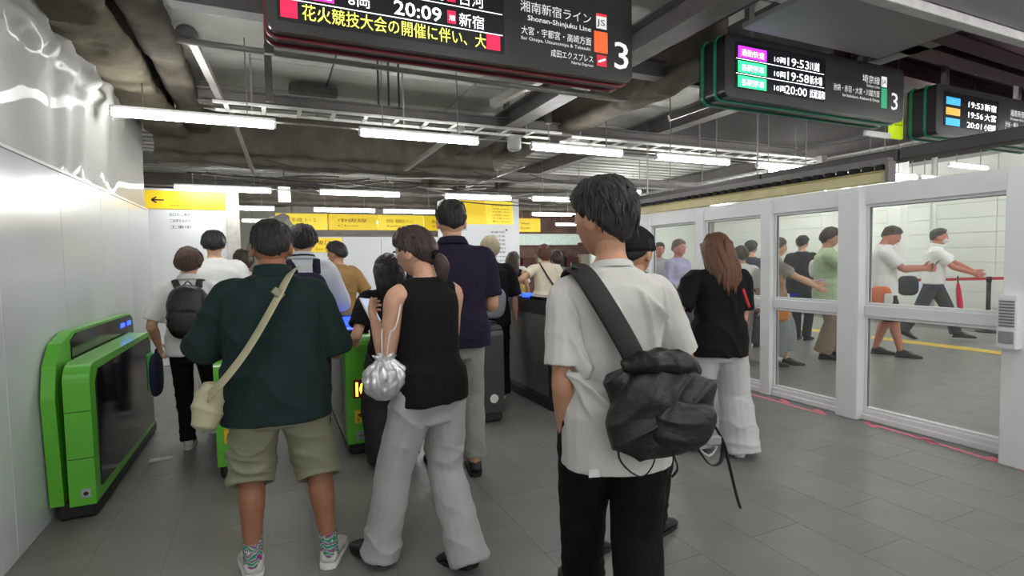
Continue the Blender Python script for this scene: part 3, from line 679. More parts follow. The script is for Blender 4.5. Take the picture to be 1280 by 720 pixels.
# lamps
M_tube = mat('lamp_tube', (254, 254, 252), .3, var=.0, emit=TUBE_POWER)
lamp_body = MB().bbox(-.62, .62, -.02, .02, .028, .06, .005, 1).mesh('housing'); lamp_body.materials.append(M_white_metal)
tube_me = MB().cyl((-.60, 0, 0), (.60, 0, 0), .031, n=12).mesh('tube', True); tube_me.materials.append(M_tube)
cap_me = MB().cyl((-.013, 0, 0), (.013, 0, 0), .028, n=12).mesh('end_cap'); cap_me.materials.append(M_white_metal)
stem_me = MB().box(-.005, .005, -.005, .005, 0, 1).mesh('hanger'); stem_me.materials.append(M_steel)
def lamp(x, y, z, label, grp, sc=1.):
    r = thing('fluorescent_lamp', label, 'lamp', (x, y, z), 0, grp)
    for nm, me in (('housing', lamp_body), ('tube', tube_me)): sharepart(nm, me, r, (0,0,0)).scale = (sc, 1, 1)
    for sg in (-1, 1):
        sharepart('end_cap', cap_me, r, (sg*.61*sc, 0, 0)); sharepart('hanger', stem_me, r, (sg*.39*sc, 0, .06)).scale = (1, 1, 3.455-z-.06)
for k, xc in enumerate((-.51, 1.41, 3.22, 4.92, 6.62)):
    lamp(xc, 5.2, 2.675-.005*k, ('fluorescent tube lamp next to the plastic sheet and brown beam', 'fluorescent tube lamp in front of the deep brown girder', 'fluorescent tube lamp next to the round white smoke detector',
        'fluorescent tube lamp between the big black sign and the green edged one', 'fluorescent tube lamp ending beside the ceiling camera near the glass partition')[k], 'nearest lamp row', .97)
for xc, yy in ((7.0, 1.2), (10.0, 1.2), (12, 3.0), (12.0, 8.5), (7.0, 3.4), (10.2, 3.4), (11.6, 5.4), (11.4, 7.0), (11.4, 10), (9.4, 10.5), (7.4, 10.2), (9.0, 7.0)): lamp(xc, yy, 2.98, 'added unseen fill lamp high over the corridor behind the glass', 'added corridor fill lamps')  # unseen lamps added to brighten the corridor and its wall
for xc in (8.62, 9.35, 10.05): lamp(xc, 5.2, 2.66, 'short fluorescent lamp over the corridor behind the glass partition', 'corridor lamps', .46)
row2 = ('above the yellow arrow band', 'beside the small lit sign box', 'behind the head of the tall navy polo man', 'over the white map pillar', 'close above the black cap', 'above the first glass panes', 'below the cream roof edge')
for k, xc in enumerate((-.56, 1.35, 3.35, 5.0, 7.2, 8.85, 10.5)):
    lamp(xc, 8.7, 2.53+.006*k, 'second row fluorescent lamp '+row2[k], 'second lamp row', 1.0)
row3 = ('behind the pale column', 'over the temporary white wall', 'in front of the long yellow board', 'beside the yellow map board', 'before the small yellow board', 'towards the corridor wall')
for k, xc in enumerate((-.5, 1.45, 2.85, 4.6, 6.4, 8.2)):
    lamp(xc, 11.5, 2.53, 'third row fluorescent lamp '+row3[k], 'third lamp row', 1.0)
for k, xc in enumerate((0, 3, 6, 9)): lamp(xc, 15.0, 2.55, 'fluorescent tube lamp far back above the shops', 'far lamp row', 1.)
for y in (.9, -2.2, -5.0):  # rows out of view above and behind the camera, added for brightness
    for k, xc in enumerate((-.3, 1.6, 3.5, 5.4, 8.0, 10.5)):
        lamp(xc, y, 2.95, 'added out-of-view fill lamp over the open concourse before the gates', 'added concourse fill lamps', 1.)
# small ceiling items
tag(MB().tube([(2.42, 5.2, 2.76), (2.42, 5.2, 2.64), (2.42, 5.2, 2.61)], [.075, .075, .05], n=18, k=2).obj('smoke_detector', M_white_metal, None, True), 'round white smoke detector between two lamps', 'smoke detector')
bx = thing('lit_sign_box', 'small glowing white sign box beside the second lamp row', 'sign', (.24, 9.0, 2.40)); MB().bbox(-.09, .09, -.03, .03, 0, .24, .01, 1).obj('case', M_white_metal, bx); MB().box(-.01, .01, -.01, .01, .24, 1.03).obj('hanger', M_steel2, bx); MB().box(-.08, .08, -.034, -.030, .01, .23).obj('lit_face', mat('lit_white', (255, 255, 250), .4, var=0, emit=3.5), bx)
rng = random.Random(5)
for k in range(16):
    x0 = rng.uniform(-1, 5); y0 = rng.uniform(8.0, 10.5); z0 = rng.uniform(2.62, 2.85); L = rng.uniform(1.0, 2.4)
    pipe('loose dark cable sagging under the ceiling near the second lamp row', [(x0, y0, z0), (x0+L*.3, y0+.1, z0-.07*rng.random()), (x0+L*.7, y0-.1, z0-.10*rng.random()), (x0+L, y0, z0+.02)], .012, M_cable if k % 3 else M_cond, 'ceiling_cable', 'cable', 'sagging ceiling cables', 6)
for k in range(6):
    x0 = -.9+.9*k
    pipe('loose thin cable looping under the deep brown girder', [(x0, 7.2, 2.72), (x0+.35, 7.25, 2.66), (x0+.8, 7.25, 2.62), (x0+1.1, 7.3, 2.70)], .008, M_cable, 'ceiling_cable', 'cable', 'cables under the brown girder', 6)
cam_ = thing('ceiling_camera', 'white dome-arm ceiling camera beside the last nearest-row lamp', 'camera', (7.05, 5.0, 2.52)); MB().bbox(-.05,.05,-.05,.05,.10,.30,.01,1).obj('mount', M_steel2, cam_); MB().tube([(-.16,-.06,.06),(0,0,.04),(.1,.02,.06)], [.045,.05,.04], n=12, k=3).obj('camera_body', M_white_metal, cam_, True)
cam_ = thing('ceiling_camera', 'grey tilted ceiling camera above the corner of the glass partition', 'camera', (5.6, 2.2, 2.30)); MB().tube([(-.10,-.02,.14),(0,0,.07),(.12,.0,.0)], [.045,.05,.042], n=12, k=3).obj('camera_body', M_steel, cam_, True); MB().bbox(-.03,.03,-.03,.03,.08,.62,.01,1).obj('mount', M_steel2, cam_)
# flat boards and dark voids to the right
M_board = mat('ceiling_board', (140, 138, 138), .6, var=.03, scale=1.5)
tag(MB().bbox(3.2, 4.78, 2.22, 2.90, 3.10, 3.14, .004, 1).obj('ceiling_board', M_board), 'large flat grey ceiling board above the green edged sign', 'ceiling board')
tag(MB().bbox(3.2, 6.2, .7, 2.12, 3.10, 3.14, .004, 1).obj('ceiling_board', M_board), 'wide grey ceiling board nearer than the pale cross bar', 'ceiling board')
tag(MB().bbox(2.9, 7.6, 2.13, 2.21, 3.04, 3.12, .004, 1).obj('cross_bar', mat('pale_bar', (178, 176, 175), .5)), 'pale metal bar crossing between two grey ceiling boards', 'cross bar')
M_maroon = mat('maroon_primer', (70, 40, 46), .8, var=.25, scale=3)
for k, (y, z) in enumerate(((2.45, 3.22), (2.75, 3.26), (3.3, 3.3))):
    ibeam('maroon primed steel beam in the open void behind the signs', (4.8, y, z), (9.5, y+.2, z), .16, .2, M_maroon, grp='maroon void beams')
ibeam('maroon primed steel stub beside the top of the green edged sign', (2.95, 2.6, 3.25), (2.95, 3.6, 3.25), .2, .2, M_maroon)

# ------------------------------------------------------------------ glass partition
M_frame = mat('partition_frame', (234, 236, 237), .42, var=.03, scale=4)
def glass_mat():
    m = bpy.data.materials.new('partition_glass'); m.use_nodes = True; nt = m.node_tree; N = nt.nodes; L = nt.links
    for n in list(N): N.remove(n)
    out = N.new('ShaderNodeOutputMaterial'); tr = N.new('ShaderNodeBsdfTransparent'); gl = N.new('ShaderNodeBsdfGlossy'); df = N.new('ShaderNodeBsdfDiffuse')
    tr.inputs[0].default_value = (.95, .965, .955, 1); gl.inputs['Roughness'].default_value = .02
    no = N.new('ShaderNodeTexNoise'); no.inputs['Scale'].default_value = 2.5; mr = N.new('ShaderNodeMapRange'); mr.inputs['To Min'].default_value = .03; mr.inputs['To Max'].default_value = .055
    L.new(no.outputs['Fac'], mr.inputs['Value']); df.inputs[0].default_value = (.85, .87, .86, 1)
    lw = N.new('ShaderNodeLayerWeight'); lw.inputs[0].default_value = .5; pw = N.new('ShaderNodeMath'); pw.operation = 'POWER'; pw.inputs[1].default_value = 5; L.new(lw.outputs['Facing'], pw.inputs[0])
    fr = N.new('ShaderNodeMath'); fr.operation = 'MULTIPLY_ADD'; fr.inputs[1].default_value = .55; fr.inputs[2].default_value = .025; L.new(pw.outputs[0], fr.inputs[0])
    m1 = N.new('ShaderNodeMixShader'); m2 = N.new('ShaderNodeMixShader')
    L.new(mr.outputs[0], m1.inputs[0]); L.new(tr.outputs[0], m1.inputs[1]); L.new(df.outputs[0], m1.inputs[2])
    L.new(fr.outputs[0], m2.inputs[0]); L.new(m1.outputs[0], m2.inputs[1]); L.new(gl.outputs[0], m2.inputs[2]); L.new(m2.outputs[0], out.inputs[0])
    return m
M_glass = glass_mat()
M_gasket = mat('gasket', (120, 122, 121), .6)
PXX = 4.70
part_ = struct('wall_right', M_frame, MB().bbox(PXX-.05, PXX+.05, 1.0, 6.83, 1.86, 2.02, .006, 1), label='white framed glass partition wall')
posts = [(1.60, 1.86, .30), (2.90, 3.09, .17), (3.82, 3.94, .13), (4.75, 4.88, .12), (5.72, 5.85, .12), (6.7, 6.83, .12)]
for y0, y1, dp in posts:
    MB().bbox(PXX+.05-dp, PXX+.05, y0, y1, 0, 1.98, .006, 1).obj('post', M_frame, part_)
for (a0, a1, _), (b0, b1, _) in zip(posts[:-1], posts[1:]):
    MB().bbox(PXX-.04, PXX+.04, a1, b0, .0, .09, .006, 1).bbox(PXX-.055, PXX+.0, a1, b0, .0, .05, .006, 1).obj('bottom_rail', M_frame, part_)
    MB().bbox(PXX-.04, PXX+.04, a1, b0, .905, 1.0, .008, 1).obj('mid_rail', M_frame, part_)
    for z0, z1 in ((.09, .905), (1.0, 1.86)):
        w = MB().box(PXX-.004, PXX+.004, a1, b0, z0, z1).obj('glass_pane', M_glass, part_)
        mb = MB()
        for (y0, y1, q0, q1) in ((a1, a1+.022, z0, z1), (b0-.022, b0, z0, z1), (a1+.022, b0-.022, z0, z0+.02), (a1+.022, b0-.022, z1-.02, z1)): mb.box(PXX-.025, PXX+.025, y0, y1, q0, q1)
        mb.obj('pane_bead', M_frame, w)
        mb = MB()
        for (y0, y1, q0, q1) in ((a1+.022, a1+.027, z0+.02, z1-.02), (b0-.027, b0-.022, z0+.02, z1-.02), (a1+.022, b0-.022, z1-.026, z1-.02)): mb.box(PXX-.012, PXX+.012, y0, y1, q0, q1)
        mb.obj('gasket', M_gasket, w)
cb = thing('door_controller', 'grey slotted control box mounted on the end post of the partition', 'control box', (4.42, 1.80, .80))
MB().bbox(-.045, .045, -.05, .06, 0, .36, .01, 2).obj('case', M_frame, cb)
for k in range(9): MB().box(-.05, -.043, -.035, .045, .15+k*.02, .161+k*.02).obj('slot', M_gasket, cb)
MB().bbox(-.055, -.043, -.035, .045, .04, .12, .003, 1).obj('keypad', mat('keypad', (150, 152, 150), .4), cb)
# corrugated closure above the partition header
M_cream = mat('cream_trim', (206, 196, 150), .6, var=.1, scale=5)
cl = thing('corrugated_closure', 'cream corrugated roof edge with black teeth over the glass partition', 'roof edge', (4.66, 2.72, 2.032))
MB().bbox(-.03, .03, 0, 4.15, 0, .085, .004, 1).obj('cream_strip', M_cream, cl); MB().bbox(-.04, .04, 0, 4.15, .085, .10, .004, 1).obj('lip', mat('cream_lip', (180, 165, 110), .6), cl)
tm = MB().extrude([(-.036, 0), (.036, 0), (.022, .045), (-.022, .045)], 'x', -.045, .03).mesh('tooth'); tm.materials.append(mat('black_foam', (30, 29, 28), .9))
for k in range(37): sharepart('tooth', tm, cl, (0, .05+k*.112, .099))
MB().box(-.02, .06, 0, 4.15, .143, .20).obj('fascia', M_steel2, cl)
tag(MB().bbox(4.60, 4.70, 2.685, 2.715, 2.03, 2.20, .004, 1).obj('end_bracket', M_steel2), 'dark bracket closing the end of the cream roof edge', 'bracket')

# ------------------------------------------------------------------ corridor behind the glass
M_wallw = mat('panel_white', (238, 241, 234), .55, var=.03, scale=1.5)
wb = struct('wall_corridor', mat('panel_back', (170, 172, 166), .8), MB().box(12.88, 13.0, -4, 14, 0, 3.4), label='white panelled wall of corridor behind the glass')
wpm = MB().bbox(-.03, 0, .003, 1.797, .003, .297, .004, 1).mesh('panel'); wpm.materials.append(M_wallw)
for i in range(9):
    for j in range(11): sharepart('panel', wpm, wb, (12.88, -3.5+1.8*i, .02+.3*j))
MB().bbox(12.80, 12.85, -3.5, 12.7, 0, .10, .004, 1).obj('skirting', M_gasket, wb)
M_pale = mat('pale_steel', (196, 199, 194), .5, var=.05)
tag(MB().bar((12.74, 3.9, 1.0), (12.74, 5.6, 2.9), .09).obj('wall_brace', M_pale), 'pale diagonal brace fixed across the corridor wall, upper half', 'brace')
tag(MB().bar((12.70, 5.6, .1), (12.70, 3.2, 2.2), .09).obj('wall_brace', M_pale), 'pale diagonal brace rising behind the red belt barrier', 'brace')
for x, y, w, lab in ((11.9, 6.75, .26, 'square white column standing behind man in white polo shirt'), (11.5, 7.75, .34, 'wide white column behind the man looking at his phone')):
    tag(MB().bbox(x-w/2, x+w/2, y-w/2, y+w/2, 0, 3.4, .012, 1).obj('column', M_wallw), lab, 'column')
for x, y, lab in ((11.2, 7.1, 'thin grey steel post standing between the two white columns'), (12.2, 6.25, 'thin grey steel post close to the panelled corridor wall')):
    tag(MB().cyl((x, y, 0), (x, y, 3.4), .05, n=12).obj('steel_post', M_pale, None, True), lab, 'post')
struct('wall_far_right', M_wallw, MB().box(8.7, 12.88, 13.4, 13.5, 0, 3.4), label='white wall at the far end of the corridor')
# belt barrier
M_black = mat('black_plastic', (26, 26, 28), .5); M_red = mat('belt_red', (190, 24, 44), .6)
def stanchion(x, y, label):
    r = thing('stanchion', label, 'stanchion', (x, y, 0))
    MB().tube([(0,0,0),(0,0,.02),(0,0,.035)], [.17,.17,.06], n=20, k=1).obj('base', M_black, r, True)
    MB().cyl((0,0,.03), (0,0,.92), .034, n=14).obj('post', M_black, r, True); MB().cyl((0,0,.90), (0,0,.99), .042, n=14).obj('belt_head', M_black, r, True)
    return r
stanchion(11.6, 5.05, 'black belt stanchion between the two ends of red belt'); stanchion(12.1, 4.85, 'black belt stanchion closest to the corridor wall')
tag(MB().bar((10.3, 5.55, .955), (11.555, 5.07, .955), .008, .05).obj('belt', M_red), 'red barrier belt stretched before the walking man', 'belt')
tag(MB().bar((11.645, 5.04, .955), (12.055, 4.865, .955), .008, .05).obj('belt', M_red), 'short red barrier belt between the two black stanchions', 'belt')
# ------------------------------------------------------------------ ticket gates
M_green = mat('gate_green', (96, 186, 52), .34, var=.04, scale=3, coat=.3)
M_gatedark = mat('gate_glass_dark', (34, 32, 31), .10, var=.15, scale=3, spec=.7)
M_gategrey = mat('gate_side_grey', (132, 132, 130), .35, metal=.5, var=.08, scale=4)
M_kick = mat('gate_kick', (30, 30, 32), .5)
M_blue = mat('screen_blue', (40, 70, 255), .4, var=.1, scale=30, emit=2.5)
M_screen = mat('screen_dark', (14, 14, 20), .15)
M_readred = mat('led_red_back', (70, 8, 6), .4, emit=.25)
M_ledy = mat('led_yellow', (255, 205, 70), .4, var=0, emit=2.6)
M_ledr = mat('led_red', (255, 60, 40), .4, var=0, emit=2.2)
M_sticker = mat('sticker_yellow', (236, 200, 40), .5, var=.03); M_ink = mat('ink_black', (28, 26, 24), .6); M_silver = mat('sticker_silver', (176, 182, 180), .35, metal=.3)
M_stick_white = mat('sticker_white', (226, 228, 226), .5, var=.02)
def arch(x0, x1, y0, y1, h, m, name, parent, r=.12, t=0):
    """rounded side profile in YZ extruded in X"""
    prof = []
    for cy_, cz_, a0 in ((y1-r, h-r, 0), (y0+r, h-r, 90)):
        for i in range(7):
            a = math.radians(a0+90*i/6); prof.append((cy_+r*math.cos(a), cz_+r*math.sin(a)))
    prof += [(y0+.0, .09), (y1, .09)]
    bm = MB().extrude(prof, 'x', x0, x1)
    return bm.obj(name, m, parent)
def gate_front(r, xc, y0, w, lit=True, label_z=0.):
    """display, stickers on the end face that points to -y"""
    if lit:
        MB().bbox(xc-.062, xc+.062, y0-.006, y0+.004, .435, .575, .004, 1).obj('ic_display', M_readred, r)
        text('ic_lettering', 'IC', xc-.052, .453, .145, M_ledy, r, y=y0-.0075, width=.104, bold=.004)
    s1 = MB().bbox(xc-.058, xc+.058, y0-.004, y0+.004, .245, .345, .003, 1).obj('yellow_sticker', M_sticker, r)
    MB().bar((xc-.035, y0-.006, .305), (xc+.03, y0-.006, .325), .003, .014).bar((xc-.02, y0-.006, .292), (xc+.034, y0-.006, .308), .003, .010).obj('card_pictogram', M_ink, s1)
    text('sticker_text', 'タッチ', xc, .252, .042, M_ink, s1, y=y0-.0052, align='CENTER', width=.10)
    s2 = MB().bbox(xc-.052, xc+.052, y0-.004, y0+.004, .115, .185, .003, 1).obj('silver_sticker', M_silver, r)
    MB().bar((xc-.03, y0-.0055, .15), (xc+.03, y0-.0055, .15), .003, .012).obj('sticker_mark', mat('sticker_green', (70, 130, 96), .5), s2)
def green_gate(x0, x1, y0, y1, h, label, lit=True):
    r = thing('ticket_gate', label, 'ticket gate', ((x0+x1)/2, y0, 0)); w = (x1-x0)/2; L = y1-y0
    arch(-w, w, 0, L, h, M_green, 'shell', r)
    MB().bbox(-w+.01, w-.01, .02, L-.02, 0, .10, .02, 1).obj('kick_base', M_kick, r)
    for sg in (-1, 1):
        prof = [(.13, .14), (L-.13, .14), (L-.13, h-.16), (.13, h-.16)]
        MB().extrude(prof, 'x', sg*w-sg*.002, sg*(w+.004)).obj('side_panel', M_gategrey, r)
    # flap pocket and top reader
    rd = MB().bbox(-w+.015, w-.015, .20, .48, h-.03, h+.035, .012, 2).obj('card_reader', M_screen, r)
    MB().bbox(-w+.03, w-.03, .23, .40, h+.034, h+.038, .001, 1).obj('reader_pad', M_blue, rd)
    MB().bbox(-w+.02, w-.02, .62, 1.0, h-.02, h+.11, .02, 2).obj('display_hood', M_kick, r)
    MB().extrude([(.62-.004, h+.02), (.62+.012, h+.02), (.62+.012, h+.10), (.62-.004, h+.10)], 'x', -w+.035, w-.035).obj('display', M_blue, r)
    MB().bbox(-w+.01, -w+.03, 1.0, L-.2, h-.02, h+.06, .006, 1).obj('edge_rail', M_green, r)
    gate_front(r, 0, 0, w, lit)
    return r
green_gate(-.375, -.17, 4.0, 5.62, .86, 'green ticket gate partly behind the man in dark green shirt')
green_gate(.475, .70, 4.05, 5.68, .89, 'green ticket gate with IC display between him and the silver bag')
# the near gate against the hoarding: body with smoked side and a taller fin behind it
r = thing('ticket_gate', 'green ticket gate with smoked dark side panel against the white hoarding', 'ticket gate', (-1.0, 3.72, 0))
arch(-.09, .035, 0, 1.70, .895, M_green, 'shell', r, .10)
MB().bbox(-.16, .03, .03, 1.80, 0, .10, .02, 1).obj('kick_base', M_kick, r)
MB().extrude([(.10, .16), (1.62, .13), (1.64, .80), (1.58, .86), (.16, .85), (.10, .78)], 'x', .033, .042).obj('smoked_panel', M_gatedark, r)
MB().bbox(.036, .048, 1.46, 1.70, .42, .72, .01, 1).obj('green_flap', mat('flap_green', (40, 170, 80), .4), r)
MB().bbox(-.1, .036, .075, .081, .62, .624, .001, 1).box(-.091, .036, -.0008, .004, .63, .634).obj('panel_seam', M_kick, r)
MB().box(-.091, .036, -.0008, .004, .36, .364).obj('panel_seam', M_kick, r)
MB().bbox(-.035, .012, -.003, .003, .13, .185, .003, 1).obj('silver_sticker', M_silver, r)
MB().cyl((-.012, -.004, .158), (-.012, -.002, .158), .012, n=12).obj('sticker_mark', M_ink, r)
prof = [(.04, .09), (1.92, .09), (1.95, .80), (1.90, 1.02), (1.80, 1.05), (.36, 1.06), (.16, 1.01), (.05, .90), (.0, .72)]
fn = MB().extrude(prof, 'x', -.19, -.125).obj('fin', M_green, r)
MB().extrude([(.30, .88), (1.88, .88), (1.86, 1.0), (1.78, 1.035), (.40, 1.045), (.30, 1.01)], 'x', -.126, -.118).obj('display_strip', M_screen, fn)
for y in (1.45, 1.66): MB().box(-.119, -.115, y, y+.13, .955, .99).obj('blue_display', M_blue, fn)
MB().bbox(-.12, -.085, .12, 1.7, .80, .90, .02, 1).obj('inner_ledge', mat('gate_green_dark', (70, 140, 44), .5), r)
def dark_gate(x0, x1, y0, y1, h, label, m=None, blue=True):
    r = thing('ticket_gate', label, 'ticket gate', ((x0+x1)/2, y0, 0)); w = (x1-x0)/2; L = y1-y0
    arch(-w, w, 0, L, h, m or mat('gate_charcoal', (52, 51, 52), .3, var=.1, coat=.2), 'shell', r, .08)
    MB().bbox(-w+.01, w-.01, .02, L-.02, 0, .10, .02, 1).obj('kick_base', M_kick, r)
    for sg in (-1, 1): MB().extrude([(.10, .14), (L-.10, .14), (L-.10, h-.14), (.10, h-.14)], 'x', sg*w-sg*.002, sg*(w+.004)).obj('side_panel', M_gategrey if sg < 0 else M_gatedark, r)
    MB().bbox(-w+.012, w-.012, .12, .50, h-.01, h+.03, .01, 1).obj('card_reader', M_screen, r)
    if blue: MB().box(-w+.03, w-.03, -.004, .0, h-.10, h-.06).obj('blue_display', M_blue, r)
    MB().bbox(-w+.02, w-.02, .60, L-.1, h-.01, h+.02, .008, 1).obj('top_cover', M_kick, r)
    return r
g5 = dark_gate(1.66, 1.86, 4.30, 5.7, .86, 'narrow charcoal ticket gate beside the tall man in navy polo', blue=False)
MB().tube([(0, -.006, .22), (0, .002, .22)], [.04, .04], n=16, k=1).obj('round_emblem', M_stick_white, g5)
g4 = dark_gate(2.36, 2.62, 4.30, 6.0, 1.05, 'dark ticket gate with small blue display behind the white t-shirt')
MB().bbox(-.128, -.04, .58, .66, 1.06, 1.10, .004, 1).obj('blue_light', M_blue, g4)
dark_gate(3.42, 3.66, 4.5, 6.1, 1.03, 'dark ticket gate glimpsed between the white t-shirt and long brown hair')
dark_gate(6.35, 6.60, 6.3, 7.8, 1.05, 'grey ticket gate with blue light seen through the glass', mat('gate_pale', (150, 150, 150), .4))
dark_gate(7.25, 7.50, 6.8, 8.2, 1.05, 'farther grey ticket gate with blue light beyond the partition', mat('gate_pale', (150, 150, 150), .4))

# ------------------------------------------------------------------ hanging signs
M_case = mat('sign_case', (34, 33, 35), .3, var=.08, scale=4, coat=.2)
M_lcd = mat('sign_screen', (12, 14, 22), .25, var=.1)
M_let = mat('letter_white', (245, 246, 250), .5, var=0, emit=1.5)
M_letdim = mat('letter_grey', (205, 206, 206), .5, var=0, emit=.55)
M_lety = mat('letter_yellow', (240, 240, 90), .5, var=0, emit=1.3)
def emi(name, rgb, e=1.1): return mat(name, rgb, .5, var=.03, emit=e)
def chip(name, x0, x1, z0, z1, m, parent, y=-.003): return MB().box(x0, x1, y, y+.004, z0, z1).obj(name, m, parent)
def sign_case(r, W, Hh, D, edge):
    MB().extrude(rrect(0, W, 0, Hh, .05, 5), 'y', .0, D).obj('case', M_case, r)
    b = MB().extrude(rrect(-.012, W+.012, -.012, Hh+.012, .06, 5), 'y', D*.32, D*.40); b.obj('edge_band', edge, r)
    MB().extrude(rrect(-.012, W+.012, -.012, Hh+.012, .06, 5), 'y', D*.80, D*.90).obj('edge_band', edge, r)
    for x in (W*.18, W*.82): MB().bbox(x-.03, x+.03, D*.4, D*.6, Hh, 3.44-r.location.z, .004, 1).obj('hanger', M_steel2, r)
r = thing('platform_sign', 'big black hanging platform sign reading 3 with yellow scrolling message', 'sign', (.03, 3.0, 2.635))
Wd = 2.26; sign_case(r, Wd, .66, .22, mat('sign_band_red', (120, 22, 34), .4))
sc_ = MB().box(.05, 1.31, -.002, .004, .055, .62).obj('screen', M_lcd, r)
RB = emi('block_red', (232, 10, 60), 1.2); MG = emi('chip_magenta', (236, 40, 150), 1.2)
chip('red_block', .067, .147, .073, .160, RB, sc_, -.004); chip('red_block', 1.196, 1.282, .073, .160, RB, sc_, -.004)
text('message', '花火競技大会の開催に伴い、大', .166, .080, .088, M_lety, sc_, y=-.0045, width=1.02, bold=.001)
for z, tm_, ds, cc in ((.182, '20:09', '新宿', '8両'), (.305, '19:54', '古河', '10両'), (.43, '19:42', '籠原', '15両')):
    chip('row_line', .06, 1.30, z-.018, z-.014, M_let, sc_, -.004)
    chip('train_chip', .075, .33, z, z+.085, MG, sc_, -.004); text('chip_text', '特別快速', .09, z+.014, .062, M_let, sc_, y=-.005, width=.225)
    text('car_count', cc, .40, z+.010, .065, M_let, sc_, y=-.0045, width=.115)
    text('departure_time', tm_, .644, z+.002, .108, M_let, sc_, y=-.0045, width=.272, bold=.0012)
    chip('red_chip', .955, 1.005, z+.004, z+.075, RB, sc_, -.004); text('chip_text', '湘', .962, z+.022, .034, M_let, sc_, y=-.005, width=.034)
    text('destination', ds, 1.022, z+.004, .082, M_let, sc_, y=-.0045, width=.155, bold=.001)
text('line_name', '湘南新宿ライン', 1.42, .340, .073, M_letdim, r, y=-.003, width=.51, bold=.001)
text('line_name_latin', 'Shonan-Shinjuku Line', 1.47, .287, .044, M_letdim, r, y=-.003, width=.46, bold=.0004)
text('direction', '大宮・宇都宮・高崎方面', 1.425, .203, .055, M_letdim, r, y=-.003, width=.505, bold=.0006)
text('direction_latin', 'for Omiya, Utsunomiya & Takasaki', 1.425, .166, .030, M_letdim, r, y=-.003, width=.50)
text('express_name', '成田エクスプレス', 1.63, .094, .050, M_letdim, r, y=-.003, width=.315, bold=.0005)
text('express_name_latin', 'Narita Express', 1.78, .064, .027, M_letdim, r, y=-.003, width=.165)
k_ = chip('line_badge', 1.974, 2.054, .32, .405, M_letdim, r); chip('badge_stripe', 1.974, 2.054, .398, .415, emi('badge_red', (210, 40, 50), .5), k_, -.004)
text('badge_letters', 'JS', 1.980, .34, .055, M_ink, k_, y=-.0045, width=.066); chip('line_colour', 1.957, 2.06, .165, .30, emi('line_orange', (232, 84, 32), .7), r)
k_ = chip('express_badge', 1.975, 2.052, .078, .15, emi('badge_crimson', (176, 22, 48), .6), r); MB().bar((1.988, -.0045, .105), (2.04, -.0045, .125), .002, .010).obj('plane_mark', M_let, k_)
text('platform_number', '3', 2.096, .082, .25, M_letdim, r, y=-.003, width=.115, bold=.0015)
r = thing('platform_sign', 'black hanging sign with purple and green train rows and green edges', 'sign', (3.14, 3.0, 2.64))
Wd = 2.2; sign_case(r, Wd, .47, .26, mat('sign_band_green', (24, 120, 92), .4))
sc_ = MB().box(.10, 1.12, -.002, .004, .07, .42).obj('screen', M_lcd, r)
for k, (z, m_, ct, tm_, ds) in enumerate(((.305, emi('chip_purple', (190, 40, 236), 1.4), '通勤快速', '19:53', '川越'), (.195, emi('chip_green', (40, 226, 130), 1.3), '各駅停車', '19:58', '新木場'), (.085, emi('chip_green', (40, 226, 130), 1.3), '各駅停車', '20:00', '武蔵浦和'))):
    chip('train_chip', .13, .43, z, z+.085, m_, sc_, -.004); text('chip_text', ct, .16, z+.018, .055, M_let, sc_, y=-.005, width=.24)
    text('car_count', '10両', .50, z+.015, .055, M_let, sc_, y=-.0045, width=.13)
    text('departure_time', tm_, .64, z+.005, .092, M_let, sc_, y=-.0045, width=.25); text('destination', ds, .925, z+.008, .075, M_let, sc_, y=-.0045, width=.115+.035*k)
    if k < 2: chip('row_line', .11, 1.10, z-.013, z-.009, M_let, sc_, -.004)
text('line_name', '埼京線', 1.60, .30, .075, M_letdim, r, y=-.003, width=.24, bold=.001); text('line_name_latin', 'Saikyo Line', 1.66, .262, .034, M_letdim, r, y=-.003, width=.18)
text('direction', '池袋・赤羽・大宮・川越方面', 1.22, .19, .060, M_letdim, r, y=-.003, width=.62, bold=.0005); text('direction_latin', 'for Ikebukuro, Akabane & Omiya', 1.34, .145, .034, M_letdim, r, y=-.003, width=.50)
k_ = chip('line_badge', 1.87, 1.945, .285, .375, M_letdim, r); text('badge_letters', 'JA', 1.875, .31, .055, M_ink, k_, y=-.0045, width=.062)
chip('line_colour', 1.87, 1.95, .10, .275, emi('line_green', (18, 134, 92), .6), r); text('platform_number', '3', 2.0, .10, .215, M_letdim, r, y=-.003, width=.095, bold=.001)
r = thing('platform_sign', 'black hanging sign with blue and amber train rows and green edge', 'sign', (5.86, 3.0, 2.58))
sign_case(r, 2.2, .48, .26, mat('sign_band_green', (24, 120, 92), .4))
sc_ = MB().box(.12, 1.12, -.002, .004, .09, .42).obj('screen', M_lcd, r)
for k, (z, m_, tm_, ds) in enumerate(((.30, emi('chip_blue', (50, 150, 210), .9), '19:53', '新宿'), (.20, emi('chip_amber', (190, 150, 60), .8), '19:56', '大宮'), (.10, emi('chip_blue', (50, 150, 210), .9), '20:01', '小田原'))):
    chip('train_chip', .16, .40, z, z+.07, m_, sc_, -.004); text('departure_time', tm_, .52, z+.004, .08, M_let, sc_, y=-.0045, width=.27); text('destination', ds, .84, z+.004, .075, M_let, sc_, y=-.0045, width=.22)
text('line_name', '湘南新宿ライン', 1.35, .30, .075, M_letdim, r, y=-.003, width=.5); text('line_name_latin', 'Shonan-Shinjuku Line', 1.35, .255, .04, M_letdim, r, y=-.003, width=.5); text('direction', '渋谷・横浜・小田原方面', 1.25, .18, .06, M_letdim, r, y=-.003, width=.6)
text('direction_latin', 'for Shibuya, Yokohama & Odawara', 1.25, .14, .035, M_letdim, r, y=-.003, width=.6)
r = thing('banner_sign', 'narrow yellow green notice sign hanging between two black signs', 'sign', (5.72, 3.32, 2.60))
